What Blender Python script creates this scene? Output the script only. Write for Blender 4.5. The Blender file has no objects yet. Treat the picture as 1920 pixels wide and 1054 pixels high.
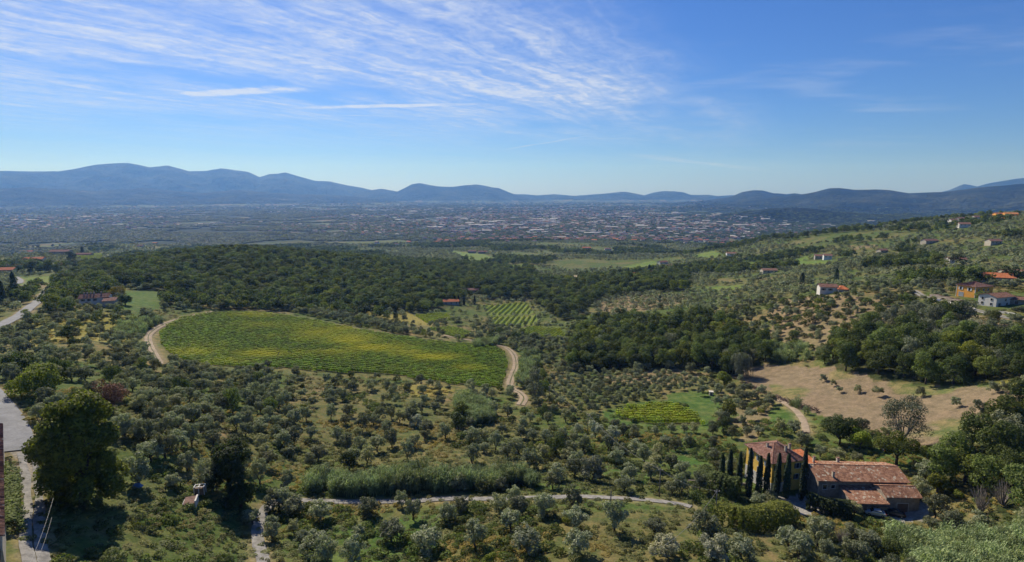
import bpy, math, random
import numpy as np
from mathutils import Vector, Matrix
R = math.radians
scene = bpy.context.scene
col = scene.collection
rng = np.random.default_rng(7)
random.seed(7)

# ------------------------------------------------------------------ camera, sky, sun, exposure
F = 1024.0; W_, H_ = 1920.0, 1054.0; CAMZ = 210.0
TH = math.atan(167.0 / 1024.0)
SUN_AZ = R(-31.0); SUN_EL = R(40.0)          # azimuth measured from +Y towards +X
cam_d = bpy.data.cameras.new('camera'); cam = bpy.data.objects.new('camera', cam_d); col.objects.link(cam)
cam.location = (0, 0, CAMZ); cam.rotation_euler = (R(90) - TH, 0, 0)
cam_d.sensor_width = 36.0; cam_d.lens = 36.0 * F / W_
cam_d.clip_start = 1.0; cam_d.clip_end = 120000.0
scene.camera = cam

SKY_STRENGTH = 0.058
world = bpy.data.worlds.new("World"); scene.world = world; world.use_nodes = True
sun_d = bpy.data.lights.new('sun', 'SUN'); sun_d.energy = 4.7; sun_d.angle = R(0.53); sun_d.color = (1.0, 0.93, 0.82)
sun = bpy.data.objects.new('sun', sun_d); col.objects.link(sun)
sdir = Vector((math.sin(SUN_AZ) * math.cos(SUN_EL), math.cos(SUN_AZ) * math.cos(SUN_EL), math.sin(SUN_EL)))
sun.rotation_euler = sdir.to_track_quat('Z', 'Y').to_euler()
sun.location = (0, 0, 400)
scene.view_settings.view_transform = 'Standard'; scene.view_settings.look = 'None'
scene.view_settings.exposure = 0.42; scene.view_settings.gamma = 1.0
scene.view_settings.use_curve_mapping = False
try:
    scene.cycles.use_denoising = True
    scene.cycles.max_bounces = 5; scene.cycles.diffuse_bounces = 2; scene.cycles.glossy_bounces = 2
    scene.cycles.transmission_bounces = 2; scene.cycles.volume_bounces = 0; scene.cycles.transparent_max_bounces = 4
except Exception: pass
HAZE_DENSITY = 6.3e-5
HAZE_COLOR = (0.15, 0.38, 1.0)

def ray(px, py):
    px = np.asarray(px, float); py = np.asarray(py, float)
    x = px - 960.0; y = 527.0 - py
    d = np.stack([x, F * math.cos(TH) + y * math.sin(TH), -F * math.sin(TH) + y * math.cos(TH)], -1)
    return d / np.linalg.norm(d[..., :2], axis=-1, keepdims=True)
def wp(px, py, H):
    d = ray(px, py); t = H / -d[2]; return np.array([d[0] * t, d[1] * t, CAMZ - H])
def pix(x, y, z):
    z = z - CAMZ
    a = y * math.cos(TH) - z * math.sin(TH); u = y * math.sin(TH) + z * math.cos(TH)
    a = np.where(a < 1, 1, a)
    return 960 + F * x / a, 527 - F * u / a

# ---- node helpers
class NT:
    def __init__(s, tree): s.t = tree; s.n = tree.nodes; s.l = tree.links
    def new(s, typ, **kw):
        n = s.n.new(typ)
        for k, v in kw.items(): setattr(n, k, v)
        return n
    def link(s, a, b): s.l.new(a, b)
    def setin(s, sock, v):
        if isinstance(v, bpy.types.NodeSocket): s.l.new(v, sock)
        else:
            if isinstance(v, (tuple, list)) and len(v) == 3 and sock.type == 'RGBA': v = (*v, 1)
            sock.default_value = v
    def math(s, op, a, b=0.0, c=0.0, clamp=False):
        n = s.new('ShaderNodeMath', operation=op, use_clamp=clamp)
        s.setin(n.inputs[0], a); s.setin(n.inputs[1], b); s.setin(n.inputs[2], c); return n.outputs[0]
    def vmath(s, op, a, b=(0, 0, 0)):
        n = s.new('ShaderNodeVectorMath', operation=op); s.setin(n.inputs[0], a)
        if op == 'SCALE': s.setin(n.inputs['Scale'], b)
        else: s.setin(n.inputs[1], b)
        return n.outputs['Value'] if op in ('DOT_PRODUCT', 'LENGTH', 'DISTANCE') else n.outputs[0]
    def mix(s, f, a, b, blend='MIX'):
        n = s.new('ShaderNodeMix', data_type='RGBA', blend_type=blend)
        s.setin(n.inputs[0], f); s.setin(n.inputs[6], a); s.setin(n.inputs[7], b); return n.outputs[2]
    def noise(s, vec, scale, detail=3, rough=0.55, lac=2.0, dist=0.0, out=0):
        n = s.new('ShaderNodeTexNoise'); s.setin(n.inputs['Vector'], vec); n.inputs['Scale'].default_value = scale
        n.inputs['Detail'].default_value = detail; n.inputs['Roughness'].default_value = rough
        n.inputs['Lacunarity'].default_value = lac; n.inputs['Distortion'].default_value = dist; return n.outputs[out]
    def ramp(s, f, a, b, c0=0.0, c1=1.0):
        n = s.new('ShaderNodeMapRange', clamp=True, interpolation_type='SMOOTHSTEP'); s.setin(n.inputs[0], f)
        n.inputs[1].default_value = a; n.inputs[2].default_value = b; n.inputs[3].default_value = c0; n.inputs[4].default_value = c1
        return n.outputs[0]

# ---- sky: Nishita plus a layer of cirrus, in world directions
nt = NT(world.node_tree); nt.n.clear()
wout = nt.new('ShaderNodeOutputWorld'); bg = nt.new('ShaderNodeBackground')
sky = nt.new('ShaderNodeTexSky', sky_type='NISHITA', sun_disc=False)
sky.sun_elevation = SUN_EL; sky.sun_rotation = SUN_AZ; sky.altitude = 200; sky.air_density = 1.0
sky.dust_density = 0.25; sky.ozone_density = 3.0
tc = nt.new('ShaderNodeTexCoord'); sep = nt.new('ShaderNodeSeparateXYZ'); nt.link(tc.outputs['Generated'], sep.inputs[0])
dz = nt.math('MAXIMUM', sep.outputs[2], 0.012)
dzz = nt.math('ADD', dz, 0.02)
CX = nt.math('DIVIDE', sep.outputs[0], dzz); CY = nt.math('DIVIDE', sep.outputs[1], dzz)
def plane_pt(px, py):
    d = ray(px, py); d = d / np.linalg.norm(d); return d[0] / (d[2] + .02), d[1] / (d[2] + .02)
A0 = R(33); ax = (math.sin(A0), math.cos(A0)); an = (-math.cos(A0), math.sin(A0))      # along the streaks, and left of them
along = nt.math('ADD', nt.math('MULTIPLY', CX, ax[0]), nt.math('MULTIPLY', CY, ax[1]))
cross = nt.math('ADD', nt.math('MULTIPLY', CX, an[0]), nt.math('MULTIPLY', CY, an[1]))
def comb(a, b, c=0.0):
    n = nt.new('ShaderNodeCombineXYZ'); nt.setin(n.inputs[0], a); nt.setin(n.inputs[1], b); nt.setin(n.inputs[2], c); return n.outputs[0]
warp = nt.noise(comb(CX, CY), 0.55, 3)
warp2 = nt.noise(comb(CX, CY, 4.0), 2.2, 3)
wv = nt.math('ADD', nt.math('MULTIPLY', nt.math('SUBTRACT', warp, 0.5), 0.75), nt.math('MULTIPLY', nt.math('SUBTRACT', warp2, 0.5), 0.24))
crossw = nt.math('ADD', cross, wv)
fib = nt.noise(comb(nt.math('MULTIPLY', along, 0.42), nt.math('MULTIPLY', crossw, 2.6)), 1.15, 9, 0.62)
fib2 = nt.noise(comb(nt.math('MULTIPLY', along, 0.9), nt.math('MULTIPLY', crossw, 7.0), 3.3), 1.6, 7, 0.65)
big = nt.noise(comb(nt.math('MULTIPLY', along, 0.55), nt.math('MULTIPLY', crossw, 1.0), 9.1), 0.75, 4, 0.5)
bank = nt.ramp(crossw, 0.85, 2.3)                                   # the bank of cirrus ends to the right
veil = nt.math('MULTIPLY', bank, nt.ramp(big, 0.33, 0.58, 0.10, 1.0))
streak = nt.math('ADD', nt.math('MULTIPLY', nt.ramp(fib, 0.30, 0.78), 0.62), nt.math('MULTIPLY', nt.ramp(fib2, 0.36, 0.74), 0.46))
mott = nt.noise(comb(CX, CY, 7.0), 7.5, 7, 0.75)
c_main = nt.math('MULTIPLY', nt.math('MULTIPLY', veil, nt.math('ADD', streak, 0.18)), nt.ramp(mott, 0.30, 0.66, 0.45, 1.2))
c_main = nt.math('MULTIPLY', c_main, nt.ramp(sep.outputs[2], 0.06, 0.18, 0.10, 1.0))
# thin lower wisps, nearly level, far away
wis = nt.noise(comb(nt.math('MULTIPLY', CX, 0.45), nt.math('MULTIPLY', nt.math('ADD', CY, nt.math('MULTIPLY', wv, 0.6)), 0.9), 2.2), 1.0, 7, 0.6)
c_low = nt.math('MULTIPLY', nt.math('MULTIPLY', nt.ramp(wis, 0.52, 0.74), nt.ramp(sep.outputs[2], 0.03, 0.12)), nt.ramp(sep.outputs[2], 0.30, 0.18))
c_low = nt.math('MULTIPLY', c_low, 0.20)
def trail(p0, p1, w, amp, seed):
    (ax0, ay0), (ax1, ay1) = plane_pt(*p0), plane_pt(*p1)
    L = math.hypot(ax1 - ax0, ay1 - ay0); t = ((ax1 - ax0) / L, (ay1 - ay0) / L); n_ = (-t[1], t[0])
    X = nt.math('SUBTRACT', CX, ax0); Y = nt.math('SUBTRACT', CY, ay0)
    al = nt.math('DIVIDE', nt.math('ADD', nt.math('MULTIPLY', X, t[0]), nt.math('MULTIPLY', Y, t[1])), L)
    cr = nt.math('ADD', nt.math('MULTIPLY', X, n_[0]), nt.math('MULTIPLY', Y, n_[1]))
    wob = nt.noise(comb(nt.math('MULTIPLY', al, 5.0), seed), 1.0, 4, 0.6)
    cr = nt.math('ABSOLUTE', nt.math('ADD', cr, nt.math('MULTIPLY', nt.math('SUBTRACT', wob, 0.5), w * 1.6)))
    puff = nt.noise(comb(nt.math('MULTIPLY', al, 9.0), nt.math('MULTIPLY', cr, 6.0), seed), 1.0, 5, 0.65)
    m = nt.math('MULTIPLY', nt.ramp(al, 0.0, 0.25), nt.ramp(al, 1.0, 0.6))
    return nt.math('MULTIPLY', nt.math('MULTIPLY', nt.ramp(cr, w, 0.0), m), nt.math('MULTIPLY', nt.ramp(puff, 0.2, 0.7), amp))
tr = [trail((290, 180), (640, 163), 0.22, 1.4, 1.0), trail((500, 204), (980, 194), 0.17, 1.4, 2.0),
      trail((440, 214), (980, 222), 0.05, 0.7, 3.0), trail((930, 283), (1160, 246), 0.09, 0.6, 4.0),
      trail((-160, 58), (110, 60), 0.03, 0.8, 5.0), trail((1120, 282), (1480, 326), 0.5, 0.4, 6.0),
      trail((1000, 262), (1240, 259), 0.08, 0.5, 7.0)]
cl = nt.math('MAXIMUM', c_main, c_low)
for t in tr: cl = nt.math('MAXIMUM', cl, t)
cl = nt.math('MULTIPLY', cl, nt.ramp(sep.outputs[2], 0.004, 0.06), clamp=True)
cl = nt.math('MINIMUM', cl, 0.85)
skyc = nt.mix(1.0, sky.outputs[0], (0.56, 0.78, 1.34), 'MULTIPLY')
hs = nt.new('ShaderNodeHueSaturation'); hs.inputs['Saturation'].default_value = 1.05; nt.link(skyc, hs.inputs['Color'])
final = nt.mix(cl, hs.outputs[0], (8.8, 9.6, 11.2))
nt.link(final, bg.inputs[0]); bg.inputs[1].default_value = SKY_STRENGTH
nt.link(bg.outputs[0], wout.inputs[0])

# ------------------------------------------------------------------ object helpers
def tag(o, label=None, cat=None, group=None, kind=None):
    if label: o['label'] = label
    if cat: o['category'] = cat
    if group: o['group'] = group
    if kind: o['kind'] = kind
    return o
def mesh_np(name, V, Fq, mat=None, smooth=False, mats=None, midx=None):
    V = np.asarray(V, np.float32).reshape(-1, 3); Fq = np.asarray(Fq, np.int32)
    me = bpy.data.meshes.new(name); me.vertices.add(len(V)); me.vertices.foreach_set('co', V.ravel())
    k = Fq.shape[1]; me.loops.add(Fq.size); me.loops.foreach_set('vertex_index', Fq.ravel())
    me.polygons.add(len(Fq)); me.polygons.foreach_set('loop_start', np.arange(0, Fq.size, k, dtype=np.int32))
    me.polygons.foreach_set('loop_total', np.full(len(Fq), k, np.int32))
    me.polygons.foreach_set('use_smooth', np.full(len(Fq), smooth))
    for m in (mats or ([mat] if mat else [])): me.materials.append(m)
    if midx is not None: me.polygons.foreach_set('material_index', np.asarray(midx, np.int32))
    me.update(calc_edges=True); return me
class MB:
    """collects boxes, prisms and tubes, built as one mesh"""
    def __init__(s): s.v = []; s.f = []; s.m = []; s.cur = 0
    def add(s, vs, fs):
        b = len(s.v); s.v += [tuple(map(float, v)) for v in vs]; s.f += [tuple(b + i for i in f) for f in fs]; s.m += [s.cur] * len(fs); return s
    def box(s, x0, x1, y0, y1, z0, z1):
        return s.add([(x0, y0, z0), (x1, y0, z0), (x1, y1, z0), (x0, y1, z0), (x0, y0, z1), (x1, y0, z1), (x1, y1, z1), (x0, y1, z1)],
                     [(0, 3, 2, 1), (4, 5, 6, 7), (0, 1, 5, 4), (1, 2, 6, 5), (2, 3, 7, 6), (3, 0, 4, 7)])
    def slab(s, pts, th):
        """a polygon given by its top corners, thickened downwards"""
        n = len(pts); lo = [(p[0], p[1], p[2] - th) for p in pts]
        return s.add(list(pts) + lo, [tuple(range(n)), tuple(range(2 * n - 1, n - 1, -1))] + [(i, i + n, (i + 1) % n + n, (i + 1) % n) for i in range(n)])
    def tube(s, pts, rad, n=6, cap=True):
        pts = [Vector(p) for p in pts]; rings = []
        for i, p in enumerate(pts):
            d = (pts[min(i + 1, len(pts) - 1)] - pts[max(i - 1, 0)]).normalized()
            a = d.orthogonal().normalized() if i == 0 else (a - d * a.dot(d)).normalized()
            b = d.cross(a); r = rad[i] if hasattr(rad, '__len__') else rad
            rings.append([p + (a * math.cos(2 * math.pi * k / n) + b * math.sin(2 * math.pi * k / n)) * r for k in range(n)])
        vs = [v for r_ in rings for v in r_]; fs = []
        for i in range(len(rings) - 1):
            for k in range(n): fs.append((i * n + k, i * n + (k + 1) % n, (i + 1) * n + (k + 1) % n, (i + 1) * n + k))
        if cap: fs.append(tuple(range((len(rings) - 1) * n, len(rings) * n))); fs.append(tuple(range(n - 1, -1, -1)))
        return s.add(vs, fs)
    def mesh(s, name, mats, smooth=False):
        me = bpy.data.meshes.new(name); me.from_pydata(s.v, [], s.f)
        for m in (mats if isinstance(mats, (list, tuple)) else [mats]): me.materials.append(m)
        me.polygons.foreach_set('material_index', s.m)
        if smooth: me.polygons.foreach_set('use_smooth', [True] * len(s.f))
        me.update(); return me
    def build(s, name, mats, parent=None, smooth=False, loc=None, rz=None):
        o = bpy.data.objects.new(name, s.mesh(name, mats, smooth)); col.objects.link(o); o.parent = parent
        if loc is not None: o.location = loc
        if rz is not None: o.rotation_euler.z = rz
        return o
def empty(name, loc, rz=0.0, label=None, cat=None, group=None):
    o = bpy.data.objects.new(name, None); o.empty_display_size = 0.5; col.objects.link(o); o.location = loc; o.rotation_euler.z = rz
    return tag(o, label, cat, group)

# ------------------------------------------------------------------ value noise (numpy)
def _h(i, j, s):
    n = (i.astype(np.int64) * 374761393 + j.astype(np.int64) * 668265263 + s * 1442695041) & 0x7fffffff
    n = ((n ^ (n >> 13)) * 1274126177) & 0x7fffffff
    return ((n ^ (n >> 16)) & 0xffff) / 65535.0
def vnoise(x, y, s=0):
    xi = np.floor(x); yi = np.floor(y); fx = x - xi; fy = y - yi; fx = fx * fx * (3 - 2 * fx); fy = fy * fy * (3 - 2 * fy)
    a = _h(xi, yi, s); b = _h(xi + 1, yi, s); c = _h(xi, yi + 1, s); d = _h(xi + 1, yi + 1, s)
    return (a * (1 - fx) + b * fx) * (1 - fy) + (c * (1 - fx) + d * fx) * fy
def fbm(x, y, wl, octs=4, s=0, gain=0.5):
    x = np.asarray(x, float) / wl; y = np.asarray(y, float) / wl; v = 0; a = 1; t = 0
    for o in range(octs):
        v = v + a * vnoise(x * 2 ** o + 17.3 * o, y * 2 ** o - 9.1 * o, s + o); t += a; a *= gain
    return v / t
def sst(e0, e1, x):
    t = np.clip((x - e0) / (e1 - e0), 0, 1); return t * t * (3 - 2 * t)

# ------------------------------------------------------------------ terrain height
# survey points: a sight line (two angles, written as picture x and y) and how far its ground lies below the lookout
CTRL = [(0,1054,50),(60,1000,52),(20,820,51),(0,720,52),(140,900,55),(140,720,54),(300,850,58),(300,1000,60),(480,1000,68),(480,940,68),
 (400,930,64),(735,1010,70),(620,940,71),(850,937,71.5),(1100,933,72),(1200,938,73),(1150,1030,67),(950,1040,67),(1300,1040,67),
 (1440,960,75),(1500,940,75.5),(1600,950,76),(1700,960,76),(1840,1000,73),(1920,930,66),(1600,1040,70),(1400,1020,70),(1750,880,72),
 (600,860,76),(850,850,78),(1100,850,80),(450,780,70),(500,720,79),(650,750,82),(800,750,85),(300,720,66),(200,640,64),(60,640,64),
 (0,600,68),(70,565,74),(190,565,68),(240,600,72),(300,640,77),(400,690,80),(400,600,82),(500,590,85),(600,600,88),(620,660,86),
 (700,700,87),(640,730,87),(950,730,92),(930,650,97),(780,640,93),(860,665,93),(600,577,94),(760,600,101),(830,600,105),(960,580,114),
 (1010,630,108),(1080,690,98),(1200,730,92),(1230,780,88),(1000,760,90),(1300,720,90),(1350,780,85),(1450,710,86),(1600,740,77),
 (1500,790,80),(1500,830,79),(1850,800,66),(1750,720,70),(1900,730,62),(1300,670,90),(1400,640,86),(1700,650,65),(1600,620,69),
 (1830,560,56),(1900,600,56),(1565,550,63),(1480,580,74),(1400,600,82),(1300,560,95),(1200,575,100),(1100,590,110),
 (450,471,79),(300,484,81),(200,520,79),(130,530,82),(600,486,91),(700,505,101),(900,535,113),(500,540,92),(350,550,84),(750,550,104),
 (1000,510,132),(1050,530,124),(1130,530,112),(1250,520,113),(1250,480,150),(1100,480,148),(1380,500,106),(1500,500,85),(1545,485,84),
 (1700,520,66),(1850,500,58),(1900,520,55),(1600,455,72),(1750,470,66),(1850,450,54),(1500,450,84),(1400,465,104),
 (1900,402,42),(1700,422,59),(1560,436,72),(1440,446,86),(1360,462,108),(60,480,128),(20,500,108),(100,515,96),(60,535,88),(0,560,78),
 (150,478,130),(0,450,168),(200,455,158),(870,485,142),(1190,500,130),(1000,455,176),(1200,450,180)]
# (direction as picture x, metres, fall) for ground hidden from the lookout
HID = [(450,1150,120),(300,1050,118),(600,1200,135),(750,1150,140),(450,1500,160),(1440,1500,150),(1560,1500,135),(1700,1500,120),
 (1900,1600,95),(1360,1500,165),(1900,2400,165),(1560,2200,190),(700,1700,175),(100,1500,165)]
for px in range(-100, 2100, 200): HID += [(px, 2400, 200), (px, 3400, 205)]
for px in (-150, 300, 900, 1500, 2000): HID += [(px, 45, 56 if px < 1000 else 60), (px, 20, 50)]
def uv(x, y): 
    return np.arctan2(x, y) * 1.6, np.log(np.maximum(np.hypot(x, y), 8.0))
_P = []; _Hv = []
for px, py, H in CTRL:
    p = wp(px, py, H); _P.append(uv(p[0], p[1])); _Hv.append(H)
for px, d, H in HID:
    az = math.atan2(px - 960, F / math.cos(TH)); _P.append(uv(d * math.sin(az), d * math.cos(az))); _Hv.append(H)
_P = np.array(_P); _Hv = np.array(_Hv)
def _K(a, b):
    r2 = ((a[:, None, :] - b[None, :, :]) ** 2).sum(-1) + 0.003; return np.sqrt(r2)
n_ = len(_P); A = np.zeros((n_ + 3, n_ + 3)); A[:n_, :n_] = _K(_P, _P) - np.eye(n_) * 0.012; A[:n_, n_] = 1; A[:n_, n_ + 1:] = _P; A[n_:, :n_] = A[:n_, n_:].T
_W = np.linalg.solve(A, np.concatenate([_Hv, [0, 0, 0]]))
AZL = R(47)
def rbf(az, lr):
    out = np.empty(az.shape)
    q = np.stack([az * 1.6, lr], -1)
    for i in range(0, len(q), 20000):
        b = q[i:i + 20000]; out[i:i + 20000] = _K(b, _P) @ _W[:n_] + _W[n_] + b @ _W[n_ + 1:]
    return out
# mountain chains: (distance, half width, [(picture x, picture y of the crest)...])
RIDGES = [
 (15500, 3400, [(-200,330),(-100,326),(0,320),(50,320.5),(110,321),(150,314),(180,308.5),(215,306.5),(240,306),(262,309),(280,313),(300,311.5),(315,310),(335,315),(355,320.5),(385,320.5),(400,318),(415,315.5),(440,319),(465,322),(487,331.5),(505,326),(520,326),(535,323.5),(560,331),(590,339),(620,340),(650,347),(700,356),(745,362),(800,372),(900,380)]),
 (11500, 2300, [(-200,352),(-60,356),(60,350),(180,358),(260,352),(380,362),(440,356),(560,364),(640,366),(760,378)]),
 (13500, 2000, [(640,376),(680,360),(715,354),(745,359),(757,353),(772,345.5),(785,343.5),(805,347),(825,349.5),(850,350),(872,347),(893,346),(915,349),(935,352),(950,359),(965,365),(1000,372),(1060,378)]),
 (15000, 2200, [(900,372),(960,364),(985,364),(1010,366),(1040,364),(1060,365.5),(1080,366.5),(1120,364),(1150,361),(1172,359.5),(1190,362.5),(1208,366),(1225,361),(1245,358.5),(1262,358),(1280,360),(1295,365),(1330,366),(1345,368),(1372,366.5),(1420,370),(1500,374)]),
 (9800, 1700, [(1300,380),(1370,370),(1392,361),(1412,357.5),(1430,357.5),(1450,363),(1475,365),(1490,362.5),(1520,366),(1600,376)]),
 (8000, 2100, [(1240,392),(1330,384),(1400,376),(1470,369),(1500,363),(1530,358),(1555,352.5),(1575,351),(1600,354),(1640,354.5),(1670,357),(1705,363),(1740,361),(1770,359.5),(1800,356),(1840,351),(1880,347),(1920,344.5),(2000,338),(2120,345)]),
 (16500, 2500, [(1700,376),(1755,363),(1780,357),(1800,348),(1808,345.5),(1818,347),(1832,350),(1850,345),(1870,341),(1890,337.5),(1920,333.5),(1980,325),(2080,330)]),
 (4600, 620, [(1270,412),(1330,408),(1380,402),(1420,396),(1450,391),(1490,389),(1530,392),(1570,398),(1620,402),(1700,405),(1800,410)]),
 (9000, 900, [(1060,392),(1100,386.5),(1130,383),(1180,384),(1230,384),(1290,380),(1340,384),(1400,390)]),
]
_RZ = []
for d, hw, pts in RIDGES:
    a = []; z = []
    for px, py in pts:
        r_ = ray(px, py); a.append(math.atan2(r_[0], r_[1])); z.append(CAMZ + d * r_[2])
    _RZ.append((d, hw, np.array(a), np.array(z), 1.3 if pts[0][0] <= -100 else .06, 1.3 if pts[-1][0] >= 2000 else .06))
def height(x, y):
    x = np.asarray(x, float); y = np.asarray(y, float); sh = x.shape; x = x.ravel(); y = y.ravel()
    r = np.hypot(x, y); az = np.arctan2(x, y); lr = np.log(np.clip(r, 8.0, 3600.0))
    azc = np.clip(az, -AZL, AZL)
    Hd = rbf(azc, lr)
    m = np.abs(az) > AZL
    if m.any():                                   # round the back: blend the two edges
        hl = rbf(np.full(m.sum(), -AZL), lr[m]); hr = rbf(np.full(m.sum(), AZL), lr[m])
        t = np.mod(az[m] - AZL, 2 * math.pi) / (2 * math.pi - 2 * AZL); t = t * t * (3 - 2 * t)
        Hd[m] = hr * (1 - t) + hl * t
    z = CAMZ - Hd
    f = sst(2000, 3000, r)
    z = z * (1 - f) + (3.0 + 5 * (fbm(x, y, 2200, 2, 5) - .5)) * f
    z += (fbm(x, y, 38, 3, 11) - 0.5) * 1.0 * sst(30, 80, r) * (1 - f) + (fbm(x, y, 160, 3, 21) - .5) * 5.0 * sst(350, 900, r) * (1 - f)
    if (r > 3500).any():
        far = r > 3500; xf, yf, rf, af = x[far], y[far], r[far], az[far]; zz = z[far].copy()
        n1 = fbm(xf, yf, 1100, 5, 31, 0.55); rid = 1 - np.abs(2 * fbm(xf, yf, 1000, 4, 41) - 1)
        for d, hw, a, zc, wl_, wr_ in _RZ:
            crest = np.interp(af, a, zc)
            crest = crest + (-60 - crest) * sst(0.0, 1.0, np.maximum((a[0] - af) / wl_, (af - a[-1]) / wr_))
            tt = (rf - d) / hw
            s = np.clip(1 - np.abs(tt) ** 1.25, 0, 1) ** 1.15
            cut = np.clip(1 - s, 0, 1) * s * 1.5
            zz = np.maximum(zz, crest * s - cut * (crest * 1.15) * (0.85 - rid) - cut * 260 * (n1 - .5) + (n1 - .5) * 10 * s + (fbm(xf, yf, 420, 3, 61) - .5) * 34 * np.clip(s * 1.5, 0, 1))
        z[far] = zz
    return z.reshape(sh)
_TS = np.exp(np.linspace(math.log(45), math.log(9000), 260))
def hit(px, py):
    """where the sight lines first meet the ground"""
    px = np.atleast_1d(np.asarray(px, float)); py = np.atleast_1d(np.asarray(py, float)); d = ray(px, py)
    X = d[:, None, :] * _TS[None, :, None]; g = (CAMZ + X[..., 2]) - height(X[..., 0], X[..., 1])
    k = np.argmax(g < 0, axis=1); k = np.where((g < 0).any(1), np.maximum(k, 1), len(_TS) - 1)
    ii = np.arange(len(px)); g0 = g[ii, k - 1]; g1 = g[ii, k]; t = _TS[k - 1] + (_TS[k] - _TS[k - 1]) * g0 / np.maximum(g0 - g1, 1e-6)
    lo, hi = _TS[k - 1].copy(), _TS[k].copy()
    for _ in range(9):
        P = d * t[:, None]; gg = CAMZ + P[:, 2] - height(P[:, 0], P[:, 1]); lo = np.where(gg > 0, t, lo); hi = np.where(gg > 0, hi, t); t = (lo + hi) / 2
    P = d * t[:, None]; return np.stack([P[:, 0], P[:, 1], height(P[:, 0], P[:, 1])], -1)
def at(px, py): return Vector(hit([px], [py])[0])
def inpoly(x, y, poly):
    c = np.zeros(np.shape(x), bool); n = len(poly)
    for i in range(n):
        x0, y0 = poly[i]; x1, y1 = poly[i - 1]
        if y0 == y1: continue
        k = ((y0 > y) != (y1 > y)) & (x < (x1 - x0) * (y - y0) / (y1 - y0) + x0); c ^= k
    return c
class Area:
    """a patch of ground: its outline laid on the terrain"""
    def __init__(s, pts):
        s.w = hit([p[0] for p in pts], [p[1] for p in pts]); s.poly = [(p[0], p[1]) for p in s.w]
        s.x0, s.x1 = s.w[:, 0].min(), s.w[:, 0].max(); s.y0, s.y1 = s.w[:, 1].min(), s.w[:, 1].max()
    def has(s, x, y): 
        m = (x > s.x0) & (x < s.x1) & (y > s.y0) & (y < s.y1); out = np.zeros(np.shape(x), bool)
        if m.any(): out[m] = inpoly(x[m], y[m], s.poly)
        return out
    def grid(s, step, jit=0.35, rot=0.0, step2=None):
        step2 = step2 or step
        cx, cy = (s.x0 + s.x1) / 2, (s.y0 + s.y1) / 2; L = max(s.x1 - s.x0, s.y1 - s.y0) * 0.75
        gx, gy = np.meshgrid(np.arange(-L, L, step), np.arange(-L, L, step2)); gx = gx.ravel() + rng.uniform(-jit, jit, gx.size) * step; gy = gy.ravel() + rng.uniform(-jit, jit, gy.size) * step2
        x = cx + gx * math.cos(rot) - gy * math.sin(rot); y = cy + gx * math.sin(rot) + gy * math.cos(rot)
        k = s.has(x, y); return x[k], y[k]
# ------------------------------------------------------------------ named patches of ground
vineyard_a = Area([(300,622),(318,609),(345,597),(385,589),(430,586),(480,587),(560,597),(640,613),(700,624),(760,634),(850,645),(920,650),(944,662),(951,682),(946,706),(938,728),(850,721),(760,707),(690,700),(600,697),(500,689),(400,686),(345,676),(318,662),(303,645)])
headland = Area([(292,622),(310,605),(345,592),(385,584),(480,582),(560,592),(640,608),(760,628),(850,639),(925,643),(955,655),(962,682),(956,712),(948,736),(850,729),(760,714),(690,707),(600,703),(500,695),(400,692),(335,684),(300,665),(288,645)])
vineyard_b = Area([(910,573),(985,566),(1003,588),(912,590)])
vineyard_c = Area([(918,594),(1004,592),(1011,608),(930,614)])
vineyard_d = Area([(968,620),(1000,613),(1050,617),(1066,638),(1010,634)])
vineyard_e = Area([(803,617),(850,614),(885,625),(868,638)])
vineyard_f = Area([(1152,775),(1180,763),(1250,757),(1300,773),(1318,797),(1230,796),(1170,787)])
vineyard_g = Area([(142,478),(205,474),(190,487),(145,487)])
vineyard_h = Area([(780,592),(835,588),(850,600),(800,606)])
fieldp = [(1372,692),(1440,684),(1550,690),(1640,712),(1760,724),(1900,722),(1920,742),(1900,790),(1850,830),(1780,842),(1700,838),(1620,802),(1560,792),(1510,770),(1440,742),(1384,714)]
bare_field = Area(fieldp)
yard_villa = Area([(1452,930),(1505,928),(1560,962),(1505,968),(1478,950)])
yard_barn = Area([(1625,945),(1705,940),(1745,935),(1738,972),(1690,980),(1640,966)])
lawns = [Area(p) for p in ([(1240,740),(1300,730),(1352,745),(1335,782),(1290,788),(1262,762)], [(1210,830),(1320,818),(1340,862),(1290,880),(1240,850)], [(1130,770),(1150,790),(1290,812),(1340,800),(1300,752),(1180,754)],
      [(1450,745),(1510,760),(1530,800),(1480,812),(1440,790)], [(225,545),(310,545),(300,580),(225,590)], [(1140,870),(1230,880),(1200,905),(1130,890)],
      [(600,985),(840,960),(820,1054),(560,1054)])]
meadows = [Area(p) for p in ([(846,470),(880,474),(905,476),(936,489),(905,494),(870,486)], [(930,499),(985,495),(1016,500),(960,505)], [(1163,501),(1225,489),(1240,497),(1195,513)], [(1300,478),(1345,472),(1350,483),(1310,486)],
      [(1378,492),(1560,488),(1545,499),(1400,502)], [(1440,497),(1490,487),(1530,476),(1548,470),(1520,484),(1480,497)], [(1325,538),(1390,534),(1400,541),(1340,545)], [(40,520),(100,517),(96,530),(30,535)],
      [(1310,476),(1340,470),(1350,476),(1320,482)], [(790,434),(840,431),(845,436),(800,439)])]
soils = [Area(p) for p in ([(40,530),(100,518),(96,540),(20,548)], [(1120,562),(1180,553),(1280,552),(1300,566),(1200,584),(1130,590)], [(1130,706),(1180,694),(1290,690),(1330,705),(1250,722),(1140,718)], [(1460,560),(1700,570),(1720,640),(1600,660),(1480,660),(1440,600)],
      [(1790,590),(1900,590),(1915,640),(1820,650)],[(1590,462),(1640,458),(1650,464),(1600,468)], [(1380,765),(1440,762),(1450,800),(1390,830),(1370,790)])]
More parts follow.
